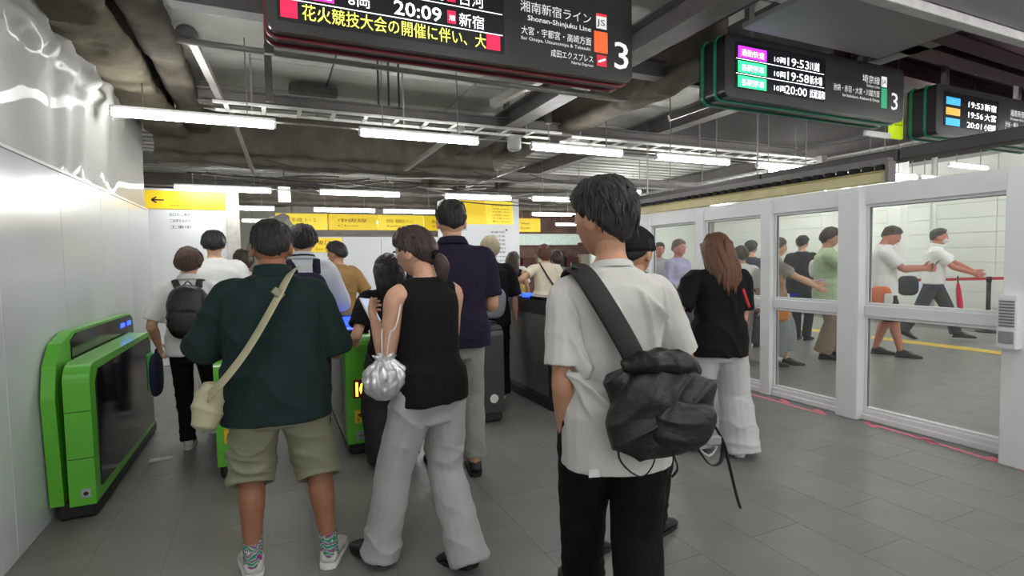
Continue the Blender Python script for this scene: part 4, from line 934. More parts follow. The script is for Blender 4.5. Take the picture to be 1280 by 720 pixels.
MB().bbox(0, .20, 0, .035, 0, .42, .006, 1).obj('face', emi('lime', (200, 226, 30), .35), r); text('notice_text', '改札', .03, .25, .08, M_ink, r, y=-.003, width=.13); text('notice_text', '出口', .03, .13, .08, M_ink, r, y=-.003, width=.13)
MB().bbox(-.40, .0, .0, .03, -.01, .045, .004, 1).obj('white_foot', M_stick_white, r); MB().bbox(.08,.12,.0,.03,.42,.80,.004,1).obj('hanger', M_steel2, r)

# ------------------------------------------------------------------ boards and walls beyond the gates
M_yel = mat('wayfinding_yellow', (246, 210, 34), .45, var=.03, scale=2, emit=.25)
M_yel2 = mat('wayfinding_pale', (250, 222, 60), .45, var=.03, emit=.3)
M_wht = mat('board_white', (232, 236, 240), .5, var=.02, scale=1.5)
M_grn = mat('board_green_tint', (222, 234, 208), .5, var=.04, scale=1.5)
r = thing('information_wall', 'white information wall with yellow arrow band beside the hoarding', 'sign wall', (-1.62, 9.0, 0))
MB().bbox(-.8, 1.05, .02, .14, 0, 2.56, .01, 1).obj('wall_board', M_wht, r)
MB().bbox(-.8, 1.05, .0, .03, 2.265, 2.525, .006, 1).obj('yellow_band', M_yel, r)
MB().bar((.12, -.006, 2.39), (.27, -.006, 2.39), .006, .018).bar((.12, -.006, 2.39), (.18, -.006, 2.43), .006, .018).bar((.12, -.006, 2.39), (.18, -.006, 2.35), .006, .018).obj('left_arrow', M_ink, r)
text('band_text', '山手線・京浜', .36, 2.43, .05, M_ink, r, y=-.004, width=.24); text('band_text', 'Yamanote Line', .34, 2.36, .04, M_ink, r, y=-.004, width=.26); text('band_text', '中央線・総武線', .34, 2.30, .04, M_ink, r, y=-.004, width=.26)
for k, t_ in enumerate(('出口のご案内', 'ご迷惑をおかけ', '工事中')): text('board_text', t_, .32, 2.17-.09*k, .05, M_ink, r, y=.017, width=.26)
MB().bbox(.0, .06, -.02, .02, .2, 2.18, .006, 1).obj('side_rail', M_pale, r)
tag(MB().bbox(-.57, -.40, 8.9, 9.12, 0, 2.62, .01, 1).obj('column', mat('column_pale', (206, 204, 196), .6)), 'pale column at the end of the arrow information wall', 'column')
r = thing('wrapped_duct', 'crumpled grey plastic wrapped duct behind the pale column', 'wrapped duct', (-.05, 10.2, 1.55))
mb = MB().tube([(-.15, 0, -.6), (-.05, 0, .1), (.1, .1, .4), (.4, .2, .62)], [.26, .28, .28, .24], n=16, k=4)
mkobj('wrap', remesh(mb, 'wrap', .03, 1, lambda v: .06*vnoise(v*5)+.03*vnoise(v*12)), mat('wrap_plastic', (128, 128, 124), .3, var=.1), r)
MB().bbox(-.3, .2, -.1, .2, -1.55, -.5, .02, 1).obj('pedestal', M_gasket, r)
r = thing('overhead_sign', 'long yellow overhead wayfinding board behind the far lamps', 'sign', (.1, 14.0, 2.27))
for k in range(4): MB().bbox(.05+k*1.22, 1.24+k*1.22, 0, .14, 0, .40, .008, 1).obj('yellow_panel', M_yel if k % 2 else M_yel2, r)
for k, t_ in enumerate(('山手線 1・2', '中央線', '埼京線・湘南新宿ライン 3', '総武線')): text('board_text', t_, .25+k*1.22, .20, .11, mat('ink_brown', (120, 84, 20), .6), r, y=-.003, width=.7); text('board_text', 'Yamanote Chuo Saikyo Sobu'.split()[k], .25+k*1.22, .09, .07, MATS['ink_brown'], r, y=-.003, width=.5)
for x in (.4, 4.2): MB().bbox(x, x+.05, .04, .1, .40, 1.14, .004, 1).obj('hanger', M_steel2, r)
MB().box(.0, 4.95, .02, .12, -.12, .0).obj('under_rail', M_steel2, r)
r = thing('temporary_wall', 'white temporary wall with small yellow arrow notice', 'partition', (.55, 11.0, 0))
for k in range(4): MB().bbox(.02+k*.755, .765+k*.755, 0, .05, 0, 1.96, .004, 1).obj('panel', M_wht, r)
MB().bbox(.16, .75, -.012, .002, 1.66, 1.94, .004, 1).obj('yellow_notice', M_yel, r); text('notice_text', '東口', .30, 1.81, .10, MATS['ink_brown'], r, y=-.014, width=.22); text('notice_text', '→', .56, 1.76, .14, M_ink, r, y=-.014, width=.13)
text('notice_text', 'East Exit', .26, 1.70, .07, MATS['ink_brown'], r, y=-.014, width=.3)
MB().bbox(.06, .16, -.015, .04, .9, 2.0, .004, 1).obj('green_strip', mat('strip_green', (96, 176, 130), .5), r); MB().bbox(-.16, .06, -.012, .002, 1.5, 1.9, .004, 1).obj('yellow_notice', M_yel, r)
r = thing('map_pillar', 'white square pillar with big yellow map board and timetable', 'pillar', (3.55, 11.0, 0))
MB().bbox(0, 1.66, 0, .9, 0, 2.82, .012, 1).obj('shaft', M_wht, r)
for k in range(2): MB().bbox(.16+.67*k, .825+.67*k, -.015, .005, 2.24, 2.755, .004, 1).obj('yellow_panel', M_yel2 if k else M_yel, r)
for k in range(6): text('board_text', ('新宿駅構内図', '山手線 Yamanote', '中央線 Chuo', '小田急線 Odakyu', '京王線 Keio', '東口 East')[k], .98, 2.64-.07*k, .045, MATS['ink_brown'], r, y=-.017, width=.42)
for k in range(10): text('board_text', ('駅構内図', '西口方面', '東口方面', '南口方面', '中央東口', '地下鉄線', 'Exit map', 'West gate', 'East gate', 'South gate')[k], .95, 2.05-.09*k, .05, M_letdim if False else MATS['ink_black'], r, y=-.003, width=.34)
text('board_text', '案内', .25, 2.10, .07, M_ink, r, y=-.003); text('board_text', '▲', 1.30, 2.10, .07, M_ink, r, y=-.003)
r = thing('overhead_sign', 'small yellow wayfinding board past the white map pillar', 'sign', (6.35, 14.2, 2.26))
MB().bbox(0, 1.08, 0, .12, 0, .40, .008, 1).obj('yellow_panel', M_yel, r); text('board_text', '西口 West', .12, .22, .10, MATS['ink_brown'], r, y=-.003, width=.6); text('board_text', '南口 South', .12, .09, .09, MATS['ink_brown'], r, y=-.003, width=.6); MB().bbox(.5,.55,.04,.09,.40,1.15,.004,1).obj('hanger', M_steel2, r)
r = thing('shop_front', 'far shop front with pale green fascia and red goods', 'shop', (5.6, 17.0, 0))
MB().bbox(0, 7, .3, .5, 0, 3.4, .01, 1).obj('back_wall', mat('shop_wall', (120, 90, 84), .7, var=.3, scale=3), r); MB().bbox(.2, 6.8, 0, .2, 1.95, 2.35, .01, 1).obj('fascia', mat('fascia_pale', (206, 222, 214), .5, emit=.3), r)
MB().bbox(.25, 1.2, -.02, .0, 1.97, 2.32, .004, 1).obj('green_sign', emi('sign_mint', (110, 220, 180), .5), r)
MB().bbox(.5, 2.4, .1, .3, 1.2, 1.8, .01, 1).obj('red_display', mat('goods_red', (214, 90, 64), .5, var=.3, scale=6, emit=.2), r)
for k in range(6): MB().bbox(2.6+.6*k, 3.1+.6*k, .05, .3, .9, 1.5+.1*(k % 3), .01, 1).obj('goods', mat('goods_%d' % (k % 3), ((90, 50, 44), (200, 190, 170), (60, 60, 70))[k % 3], .6), r)
tag(MB().bbox(8.0, 9.1, 11.8, 11.9, 2.1, 2.4, .01, 1).obj('exit_sign', emi('exit_green', (60, 196, 110), .9)), 'green lit exit sign seen through the glass partition', 'sign')
tag(MB().bbox(8.5,8.56,11.83,11.87,2.4,3.44,.004,1).obj('sign_hanger', M_steel2), 'thin steel hanger above the green lit exit sign', 'hanger')
struct('wall_back', mat('hall_wall', (196, 196, 190), .7, var=.05), MB().box(-3.2, 16, 19.0, 19.2, 0, 3.46), label='pale wall closing the far end of the hall')
struct('wall_side', mat('hall_wall', (196, 196, 190), .7, var=.05), MB().box(-3.3, -3.2, 7.1, 19.0, 0, 3.46), label='pale side wall beyond the arrow information wall')
# ------------------------------------------------------------------ the crowd
SK_TAN = skin('tan', (152, 104, 80)); SK_L = skin('light', (212, 164, 138)); SK_M = skin('medium', (190, 142, 114))
def cuboid_bag(mb, c, ax, e=3.2, n=24, m=16):
    """superellipsoid with half axes ax (3x3 rows)"""
    d, f = sphere_dirs(n, m); q = np.sign(d)*np.abs(d)**(2/e); k = (np.abs(q)**e).sum(1)**(-1/e); q = q*k[:, None]
    return mb.add(np.array(c)+q@np.array(ax), f)
def ribbon(name, pts, w, t, m, parent, ref, k=5): return MB().tube(pts, [(w, t)]*len(pts), n=8, k=k, ref=np.array(ref, float), e=3).obj(name, m, parent, True)
def ground(px, py, heading, x, y):          # world foot position -> person frame
    a = math.radians(heading); dx, dy = x-px, y-py
    return (dx*math.cos(a)-dy*math.sin(a), dx*math.sin(a)+dy*math.cos(a))
BLK = cloth('black', (19, 18, 20), var=.12); WHT = cloth('white', (234, 234, 232), var=.03); NAVY = cloth('navy', (36, 31, 52), var=.1)
SH_BLK = mat('shoe_black', (24, 23, 24), .4); SH_WHT = mat('shoe_white', (214, 212, 208), .55, var=.05); SOLE_W = mat('sole_white', (226, 226, 222), .6); SOLE_B = mat('sole_black', (20, 20, 20), .7)

# 1. man in dark green shirt
GREEN = cloth('green', (27, 46, 45), var=.12); KHAKI = cloth('khaki', (140, 140, 118), var=.07)
hd = 4; px_, py_ = -.015, 2.64
c = person('stocky man in dark green shirt, khaki shorts and bright striped socks', (px_, py_), hd, 1.665, girth=1.14, shw=.98, lean=.03, skinm=SK_TAN, hipx=.02, vox=.0075,
    feet=((*ground(px_, py_, hd, -.125, 2.66), 0, 0, 10), (*ground(px_, py_, hd, .195, 2.60), 0, 0, -14)),
    hands=((-.17, .27, 1.02), (.20, .25, 1.04)), poles=((-.75, -.6, -.6), (.45, -.8, -.6)), palm=((1,0,0), (-1,0,0)), thumb=((0,.3,1), (0,.3,1)), head=(0, 6, 0),
    hair=dict(rgb=(30, 26, 26), thick=.020, side=.35, nlocks=90, tuft=.006, seed=4, line=(.6,.4,.02,-.30,-.52)),
    top=dict(m=GREEN, hem=.447, sleeve=1.04, ease=.038, sease=.026, sflare=.018, foldamp=.011, foldfreq=6, folddir=(.35,.1,1), collar=dict(m=GREEN, h=.036), seed=3),
    bottom=dict(m=KHAKI, length=1.12, prof=(.070,.064,.060,.060,.062), foldamp=.011, name='shorts', seed=5, foldfreq=8),
    shoes=dict(m=mat('shoe_cream', (206, 204, 196), .55, rgb2=(188, 190, 186), scale=30), sole=SOLE_W, wide=1.22, high=.002))
def sock_mat():
    m = mat('sock_pattern', (60, 150, 110), .85); nt = m.node_tree; N = nt.nodes; L = nt.links; b = N['Principled BSDF']
    tc = N.new('ShaderNodeTexCoord'); wv = N.new('ShaderNodeTexWave'); wv.bands_direction = 'Z'; wv.inputs['Scale'].default_value = 9; wv.inputs['Distortion'].default_value = 6; wv.inputs['Detail Scale'].default_value = 3
    L.new(tc.outputs['Object'], wv.inputs['Vector']); rp = N.new('ShaderNodeValToRGB'); rp.color_ramp.interpolation = 'CONSTANT'; e = rp.color_ramp.elements
    e[0].color = (*srgb(40, 140, 104), 1); e[1].color = (*srgb(226, 224, 220), 1); e[1].position = .30
    for p, q in ((.42, (150, 50, 140)), (.62, (230, 228, 224)), (.72, (40, 150, 110)), (.93, (150, 50, 140))): k = e.new(p); k.color = (*srgb(*q), 1)
    L.new(wv.outputs['Fac'], rp.inputs[0]); L.new(rp.outputs[0], b.inputs['Base Color']); return m
add_socks(c, sock_mat(), .068)
M_bag = cloth('bag_khaki', (186, 180, 148), var=.06)
r = held(c, 'crossbody_bag', 'beige crossbody bag worn across the back of the dark green shirt', 'bag')
ribbon('strap', [(.115, .02, 1.425), (.09, -.105, 1.39), (.03, -.205, 1.27), (-.07, -.235, 1.10), (-.17, -.215, .97), (-.235, -.14, .90)], 0.028, .003, M_bag, r, (.8, 0, .5))
mb = MB().bbox(-.026, .026, -.006, .006, -.016, .016, .003, 1); bk = mb.obj('strap_buckle', mat('buckle_olive', (120, 116, 92), .4), r); bk.location = (.052, -.182, 1.325); bk.rotation_euler = (-.5, .75, 0)
mb = cuboid_bag(MB(), (-.245, -.06, .845), np.array([[.062,0,0],[0,.09,0],[.015,0,.10]]), 2.6)
mkobj('pouch', remesh(mb, 'pouch', .006, 2, lambda v: folds(v, .008, (.3,.4,1), 18, 2)+.003*vnoise(v*20)), M_bag, r)
MB().bbox(-.30, -.285, -.11, -.02, .87, .877, .002, 1).obj('zip', mat('zip_grey', (120, 118, 110), .4, metal=.4), r)

# 2. woman in black sleeveless top
GREY = cloth('trouser_grey', (172, 172, 172), var=.06)
hd = -22; px_, py_ = .665, 2.41
HA2 = dict(rgb=(50, 38, 38), rgb2=(74, 56, 52))
c = person('woman in black sleeveless top and loose grey trousers holding a phone', (px_, py_), hd, 1.64, girth=.93, fem=True, lean=.04, skinm=SK_L, vox=.0072, shw=.95,
    feet=((*ground(px_, py_, hd, .44, 2.50), 0, 0, 4), (*ground(px_, py_, hd, .795, 2.25), .03, 14, -2)),
    hands=((-.12, .27, 1.16), (.10, .30, 1.08)), poles=((-.25, -.5, -1), (.3, -.5, -1)), head=(-20, 15, 0), palm=((.6, .0, .5), (-1, 0, .3)), thumb=((.2,.2,1), (0,.2,1)), curl=(.75, .6),
    hair=dict(style='mid', thick=.016, nlocks=80, tuft=.004, line=(.5,.3,.0,-.50,-.75), **HA2),
    top=dict(m=BLK, hem=.485, ease=.018, hipw=.116, nosleeve=True, foldamp=.006, foldfreq=5, seed=6, neck=.838, name='sleeveless_top', folddir=(.2,.1,1)),
    bottom=dict(m=GREY, length=2.10, prof=(.062,.058,.052,.051,.054), foldamp=.010, foldfreq=5, seed=12),
    shoes=dict(m=SH_BLK, sole=SOLE_B, wide=1.2, high=.01))
HCl, HAx = c['HC'], c['HA']
MB().tube([HCl+HAx.T@A(0, -.095, -.045), HCl+HAx.T@A(.01, -.118, -.075), HCl+HAx.T@A(.015, -.12, -.11), HCl+HAx.T@A(.012, -.105, -.15), HCl+HAx.T@A(.01, -.09, -.18)], [.022,.030,.032,.024,.005], n=12, k=4).obj('ponytail', MATS['hair_50_38_38'], c['root'], True)
MB().tube([HCl+HAx.T@A(0, -.098, -.043), HCl+HAx.T@A(0, -.118, -.052)], [.026,.026], n=14, k=1).obj('hair_tie', BLK, c['root'], True)
mb = MB()
mb.tube([HCl+HAx.T@A(-.078, -.01, .005), HCl+HAx.T@A(-.072, .05, .002), HCl+HAx.T@A(-.055, .092, -.002)], [.0022]*3, n=6, k=3); mb.obj('glasses_arm', M_white_metal, c['root'], True)
r = held(c, 'smartphone', 'white edged smartphone held up by the woman in sleeveless top', 'phone')
wr = c['J']['arm', 0][2]; pc = wr+A(.03, .09, .05)
o = MB().bbox(-.036, .036, -.004, .004, -.075, .075, .004, 2).obj('phone_case', M_white_metal, r); o.location = pc; o.rotation_euler = (-.7, .15, .2)
MB().bbox(-.032, .032, -.0052, -.0042, -.068, .068, .0004, 1).obj('phone_screen', emi('phone_lit', (180, 190, 210), .6), o)
SIL = mat('silver_foil', (214, 215, 216), .34, metal=.55, var=.12, scale=14)
r = held(c, 'drawstring_bag', 'silver metallic drawstring bag hanging from a white chain strap', 'bag')
bc = A(-.235, .02, .935); bcx, bcy, bcz = bc
d, f = sphere_dirs(64, 40); az = np.arctan2(d[:, 1], d[:, 0]); zz = d[:, 2]
rad = np.where(zz > .3, .098*np.sqrt(np.clip(1-zz*zz, 0, 1))*1.0, .098*np.sqrt(np.clip(1-zz*zz, 0, 1))*1.0)
neckf = 1-.25*smooth01(zz, .35, .8); pl = 1+(.10*np.abs(np.sin(az*7+vnoise(d*3)*2))-.05)*smooth01(zz, -.6, .7)+.06*vnoise(d*5)
V_ = np.stack([rad*neckf*pl*np.cos(az), rad*neckf*pl*np.sin(az)*.8, zz*.092], 1)
def bagdisp(v):
    q = v-bc; a_ = np.arctan2(q[:, 1], q[:, 0]); up = np.clip((q[:, 2]+.05)/.13, 0, 1)
    return .018*(np.abs(np.sin(a_*5+1.2*vnoise(q*12)))-.5)*up+.006*vnoise(q*20)+.004*vnoise(q*48)
mkobj('pouch', remesh(MB().add(bc+V_, f), 'pouch', .004, 1, bagdisp), SIL, r)
rr = []
for z, q in ((.070, .030), (.080, .026), (.096, .042), (.104, .050)):
    rr.append([bc+A((q*(1+.18*math.sin(a*9))*math.cos(a)), q*.85*(1+.18*math.sin(a*9))*math.sin(a), z+.006*math.sin(a*5)) for a in np.linspace(0, 2*math.pi, 54, endpoint=False)])
MB().rings(rr, False).obj('ruffle', SIL, r, True)
M_chain = mat('chain_white', (226, 224, 220), .35, metal=.3)
sh0 = c['J']['arm', 0][0]
for q, (dx, dy) in enumerate(((.0, -.035), (.0, .03))):
    pts = [bc+A(.0, dy*.5, .09), bc+A(.01, dy, .20), A(sh0[0]-.035, sh0[1]+dy*1.3, sh0[2]-.12), A(sh0[0]+.012, sh0[1]+dy*.9, sh0[2]+.018), A(sh0[0]+.03, sh0[1]+dy*.2, sh0[2]+.048)]
    mb = MB().tube(pts, [.0042]*5, n=6, k=10); mb.obj('chain_strap', M_chain, r, True)

# 3. tall man in navy polo
hd = 8; px_, py_ = 1.10, 3.36
TGREY = cloth('jeans_grey', (150, 150, 144), var=.1, bscale=600)
c = person('tall man in navy polo shirt and grey trousers with rolled cuffs', (px_, py_), hd, 1.86, skinm=SK_L, vox=.0085, girth=1.05, shw=1.08,
    feet=((-.12, .12, 0, 0, 4), (.11, -.06, 0, 0, -6)), hands=((-.18, .34, 1.10), (.20, .28, 1.12)), poles=((-.4, -.8, -.6), (.35, -.9, -.6)),
    hair=dict(rgb=(26, 24, 26), thick=.024, side=.3, nlocks=90, tuft=.005, line=(.6,.4,.05,-.25,-.48), seed=9),
    top=dict(m=NAVY, hem=.475, sleeve=.82, ease=.028, sease=.018, foldamp=.008, collar=dict(m=NAVY, h=.034, fold=True), seed=11, name='polo_shirt'),
    bottom=dict(m=TGREY, length=1.90, prof=(.058,.052,.046,.042,.041), foldamp=.008, seed=21, cuff=TGREY), shoes=dict(m=SH_BLK, sole=SOLE_B, wide=1.1, high=.004))

# 4. tall man in white t-shirt with sling backpack
TEE = cloth('tee_white', (200, 199, 195), var=.03, bump=.15)
hd = 17; px_, py_ = 1.085, 1.53
def tee_extra(v):
    def crease(d, fr, sd, amp):
        q = v@unit(A(*d))*fr+vnoise(v*3.2+sd)*.8; return amp*(1-np.abs(np.sin(math.pi*q)))**4*np.clip(vnoise(v*2.6+sd*3)*1.6+.8, 0, 1)
    mk = np.clip((.19-np.abs(v[:, 0]))/.04, 0, 1)*np.clip((v[:, 2]-.86)/.1, 0, 1)*np.clip((1.36-v[:, 2])/.08, 0, 1)
    return (crease((.80, 0, .60), 7, 3, .034)+crease((.92, 0, .30), 9, 9, .028))*mk-.004
c = person('tall man in white t-shirt and black trousers, left hand in pocket', (px_, py_), hd, 1.72, skinm=SK_M, vox=.0065, girth=.87, shw=.88, lean=.05, hscale=1.15, shz=.772,
    feet=((-.05, .26, .0, 0, 4), (.03, -.20, .02, 10, -4)), hands=((-.165, .045, .80), (.20, .30, 1.02)), poles=((-.4, -1, 0), (.6, -.8, -.5)), palm=((1, .2, 0), (-1, 0, 0)), thumb=((.2, 1, 0), (0, .3, 1)), curl=(.3, .5),
    head=(-36, 4, 0), hair=dict(rgb=(24, 22, 24), rgb2=(46, 43, 45), thick=.032, vol=1.2, side=.9, nlocks=190, tuft=.012, seed=13, line=(.55,.38,.02,-.46,-.74), rough=.3),
    top=dict(m=TEE, hem=.425, sleeve=.86, hipw=.125, ease=.028, sease=.019, sflare=.012, foldamp=.004, foldfreq=7, seed=17, extra=tee_extra, neck=.828, name='t_shirt', collar=dict(m=TEE, h=.008)),
    bottom=dict(m=cloth('black_trousers', (12, 12, 15), var=.15), length=2.05, prof=(.066,.060,.052,.050,.048), foldamp=.009, seed=19), shoes=dict(m=SH_BLK, sole=SOLE_B, wide=1.1))
MB().bbox(-.02, .02, -.002, .002, -.013, .013, .001, 1).obj('hem_label', M_stick_white, c['top']).location = (-.115, -.135, .748)
NYL = mat('nylon_black', (26, 25, 27), .42, var=.2, scale=18, bump=.35, bscale=40, spec=.5); WEB = mat('webbing_black', (32, 31, 32), .7, var=.1, bump=.4, bscale=300)
r = held(c, 'sling_backpack', 'black nylon backpack slung from one shoulder of the white t-shirt', 'backpack')
ribbon('shoulder_strap', [(-.135, .13, 1.31), (-.135, .06, 1.405), (-.125, -.04, 1.405), (-.085, -.14, 1.31), (-.01, -.165, 1.17), (.04, -.175, 1.06)], .040, .009, WEB, r, (.9, 0, .45))
o = MB().bbox(-.028, .028, -.008, .008, -.018, .018, .004, 1).obj('strap_buckle', M_black, r); o.location = (-.13, -.02, 1.42); o.rotation_euler = (-1.0, .3, 0)
# pack: sagging body, collar, pocket, base
mb = MB(); cuboid_bag(mb, (.125, -.235, .99), np.array([[.165,.0,-.03],[.02,.10,0],[.055,0,.165]]), 2.7, 32, 20)
mb.tube([(-.02,-.20,1.13), (.03,-.21,1.05), (.06,-.2,.92)], [.05,.07,.06], n=12, k=3)
def packdisp(v): return folds(v, .022, (.5,.2,.9), 8, 3, 4)+folds(v, .018, (-.7,.3,.6), 9, 8, 4)+.008*vnoise(v*14)
mkobj('pack_body', remesh(mb, 'pack_body', .006, 1, packdisp), NYL, r)
mb = MB(); cuboid_bag(mb, (.175, -.315, .96), np.array([[.10,0,-.02],[.01,.05,0],[.03,0,.09]]), 2.8, 24, 16)
mkobj('front_pocket', remesh(mb, 'front_pocket', .006, 1, lambda v: folds(v, .016, (.4,.1,1), 12, 5, 5)), NYL, r)
mb = MB().tube([(.02,-.21,1.16), (.10,-.26,1.19), (.19,-.25,1.175), (.26,-.20,1.13)], [.035,.05,.052,.03], n=12, k=4)
mkobj('roll_top', remesh(mb, 'roll_top', .006, 1, lambda v: folds(v, .02, (1,.2,.3), 16, 9, 6)), NYL, r)
ribbon('loop_strap', [(.0,-.22,.93), (-.02,-.25,.82), (.04,-.28,.755), (.09,-.27,.80), (.10,-.25,.88)], .0075, .0025, WEB, r, (0,1,0))
ribbon('loop_strap', [(.13,-.30,.88), (.15,-.32,.80), (.135,-.31,.76)], .0065, .0025, WEB, r, (0,1,0))
ribbon('loop_strap', [(.22,-.29,.88), (.26,-.31,.80), (.31,-.29,.795), (.335,-.26,.86)], .0075, .0025, WEB, r, (0,1,0))
ribbon('loose_strap', [(.30,-.27,.93), (.33,-.275,.86), (.345,-.28,.78), (.37,-.28,.66), (.385,-.28,.60)], .010, .0028, WEB, r, (0,1,0))
MB().bbox(.255, .31, -.30, -.285, .865, .90, .005, 1).obj('clip', mat('clip_grey', (150, 150, 150), .4), r)
MB().tube([(.235,-.28,.855), (.265,-.30,.825), (.30,-.285,.855)], [.005]*3, n=6, k=3).obj('carabiner', mat('alloy', (180, 180, 182), .3, metal=.8), r, True)

for o in r.children:
    if o.name.split('.')[0] not in ('shoulder_strap', 'strap_buckle'): o.scale = (.95, .86, .80); o.location = (-.045, -.015, .175)
# 5. woman with long brown hair in black t-shirt
JEAN = cloth('jeans_pale', (198, 200, 200), var=.06, bscale=500)
hd = 24; px_, py_ = 2.90, 2.82
BR = dict(rgb=(74, 48, 36), rgb2=(128, 86, 60))
c = person('woman with long brown hair in black t-shirt and wide pale jeans', (px_, py_), hd, 1.63, girth=.97, fem=True, skinm=SK_L, vox=.008, lean=.03,
    feet=((*ground(px_, py_, hd, 2.86, 3.02), 0, 0, 0), (*ground(px_, py_, hd, 3.02, 2.74), .0, 4, -24)), hands=((-.27, .18, .93), (.12, .24, .90)), poles=((-.6, -1, -.3), (.3, -1, -.3)), head=(-10, 10, -6),
    hair=dict(style='mid', thick=.022, nlocks=60, tuft=.004, **BR),
    top=dict(m=BLK, hem=.455, sleeve=.80, ease=.034, sease=.020, sflare=.018, foldamp=.009, foldfreq=5, seed=23, name='t_shirt'),
    bottom=dict(m=JEAN, length=2.08, prof=(.066,.068,.068,.074,.082), foldamp=.011, foldfreq=5, seed=25), shoes=dict(m=SH_BLK, sole=SOLE_W, wide=1.05))
hang_hair(c, **BR, length=.34, spread=.9, n=80, back=.10, a0=1.0, taper=.25)
MB().tube([(.105, -.150, 1.22), (.125, -.152, 1.16), (.15, -.148, 1.09)], [(.010,.003)]*3, n=6, k=3, ref=A(1,0,0)).obj('red_ribbon', mat('ribbon_red', (206, 44, 50), .6), c['root'], True)

# 6. boy with backpack and 7. man in plain white tee
hd = 4; px_, py_ = -.585, 4.82
c = person('brown haired youth in white shirt and black trousers with backpack', (px_, py_), hd, 1.60, girth=.92, skinm=SK_L, vox=.010, shw=.95, feet=((-.06, -.02, 0, 0, 4), (.08, .26, 0, 0, -4)), hands=((-.25, .10, .82), (.2, .2, .95)),
    hair=dict(rgb=(84, 58, 50), style='mid', thick=.022, nlocks=70, tuft=.006, line=(.5,.3,-.1,-.45,-.6), seed=31), top=dict(m=WHT, hem=.47, sleeve=.9, ease=.03, sease=.02, foldamp=.008, collar=dict(m=WHT, h=.03, fold=True), seed=33),
    bottom=dict(m=BLK, length=2.0, prof=(.056,.048,.040,.037,.034), seed=35), shoes=dict(m=SH_WHT, sole=SOLE_W))
MB().bar((.045, -.078, .55), (.05, -.06, .12), .003, .012).obj('side_stripe', WHT, c['root'])
r = held(c, 'backpack', 'black backpack on the back of the brown haired youth', 'backpack')
mb = cuboid_bag(MB(), (.02, -.20, 1.10), np.array([[.135,0,0],[0,.085,0],[0,.02,.20]]), 3.0, 28, 18)
mkobj('pack_body', remesh(mb, 'pack_body', .009, 1, lambda v: folds(v, .010, (.2,.2,1), 9, 4, 4)), NYL, r)
mb = cuboid_bag(MB(), (.02, -.285, 1.03), np.array([[.10,0,0],[0,.035,0],[0,0,.095]]), 3, 20, 12); mkobj('front_pocket', remesh(mb, 'front_pocket', .009, 1), NYL, r)
for sg in (-1, 1): ribbon('shoulder_strap', [(.02+sg*.07, -.14, 1.28), (.0+sg*.085, -.06, 1.335), (sg*.095, .04, 1.31), (sg*.10, .10, 1.20), (sg*.12, .03, 1.0)], .024, .008, WEB, r, (1,0,0))
ribbon('haul_loop', [(-.02,-.15,1.28), (.02,-.16,1.33), (.06,-.15,1.28)], .008, .004, WEB, r, (0,1,0))
r = held(c, 'tote_bag', 'dark blue tote bag hanging from the hand of the youth', 'bag')
mb = cuboid_bag(MB(), (-.27, .08, .60), np.array([[.03,0,0],[0,.13,0],[0,0,.17]]), 3.2, 24, 14); mkobj('bag_body', remesh(mb, 'bag_body', .009, 1, lambda v: folds(v, .01, (0,.4,1), 8, 6)), cloth('bag_navy', (44, 48, 74)), r)
for y in (.03, .13): MB().tube([(-.27, y, .74), (-.265, .08, .80), (-.27, y+.02, .76)], [.006]*3, n=6, k=4).obj('handle', MATS['cloth_bag_navy'], r, True)
c = person('black haired man in plain white t-shirt passing the far gates', (-.50, 5.95), 2, 1.80, skinm=SK_L, vox=.011, girth=1.05, shw=1.08, feet=((-.07, .2, 0, 0, 4), (.09, -.16, .02, 10, -4)),
    hair=dict(rgb=(22, 20, 22), thick=.022, nlocks=60, tuft=.006, seed=41, style='mid', line=(.5,.3,.0,-.35,-.5)), top=dict(m=WHT, hem=.44, sleeve=.8, ease=.035, sease=.025, seed=43, name='t_shirt'), bottom=dict(m=BLK, prof=(.058,.052,.044,.040,.038), seed=44), shoes=dict(m=SH_WHT, sole=SOLE_W))
# 8. student, 9. tan tee, 10. dark haired girl, 11. blond
c = person('student in white shirt with striped navy collar and dark backpack', (.235, 4.55), 3, 1.77, skinm=SK_L, vox=.010, feet=((-.08, .1, 0, 0, 4), (.09, -.1, 0, 0, -4)), hands=((-.2, .28, 1.05), (.24, .26, 1.0)), head=(6, 8, 0),
    hair=dict(rgb=(34, 28, 34), thick=.026, style='mid', nlocks=110, tuft=.012, seed=51, line=(.5,.3,-.02,-.40,-.6)), top=dict(m=cloth('shirt_pale', (214, 218, 226)), hem=.46, sleeve=1.1, ease=.034, sease=.026, collar=dict(m=cloth('shirt_pale', (214, 218, 226)), h=.045, fold=True, stripe=NAVY), seed=53),
    bottom=dict(m=cloth('slate', (70, 72, 80)), seed=54), shoes=dict(m=SH_BLK, sole=SOLE_B))
r = held(c, 'backpack', 'dark navy backpack on the student in striped collar shirt', 'backpack')
mb = cuboid_bag(MB(), (.03, -.20, 1.17), np.array([[.15,0,0],[0,.085,0],[0,.02,.21]]), 3.0, 24, 16); mkobj('pack_body', remesh(mb, 'pack_body', .010, 1, lambda v: folds(v, .008, (.2,.2,1), 8, 4, 4)), cloth('pack_navy', (36, 36, 56)), r)
for sg in (-1, 1): ribbon('shoulder_strap', [(.02+sg*.08, -.14, 1.37), (sg*.10, -.04, 1.475), (sg*.105, .06, 1.43), (sg*.11, .12, 1.28), (sg*.13, .04, 1.06)], .03, .010, MATS['cloth_pack_navy'], r, (1,0,0))
TAN = cloth('tan', (158, 124, 78)); BEI = cloth('beige_trousers', (196, 184, 150))
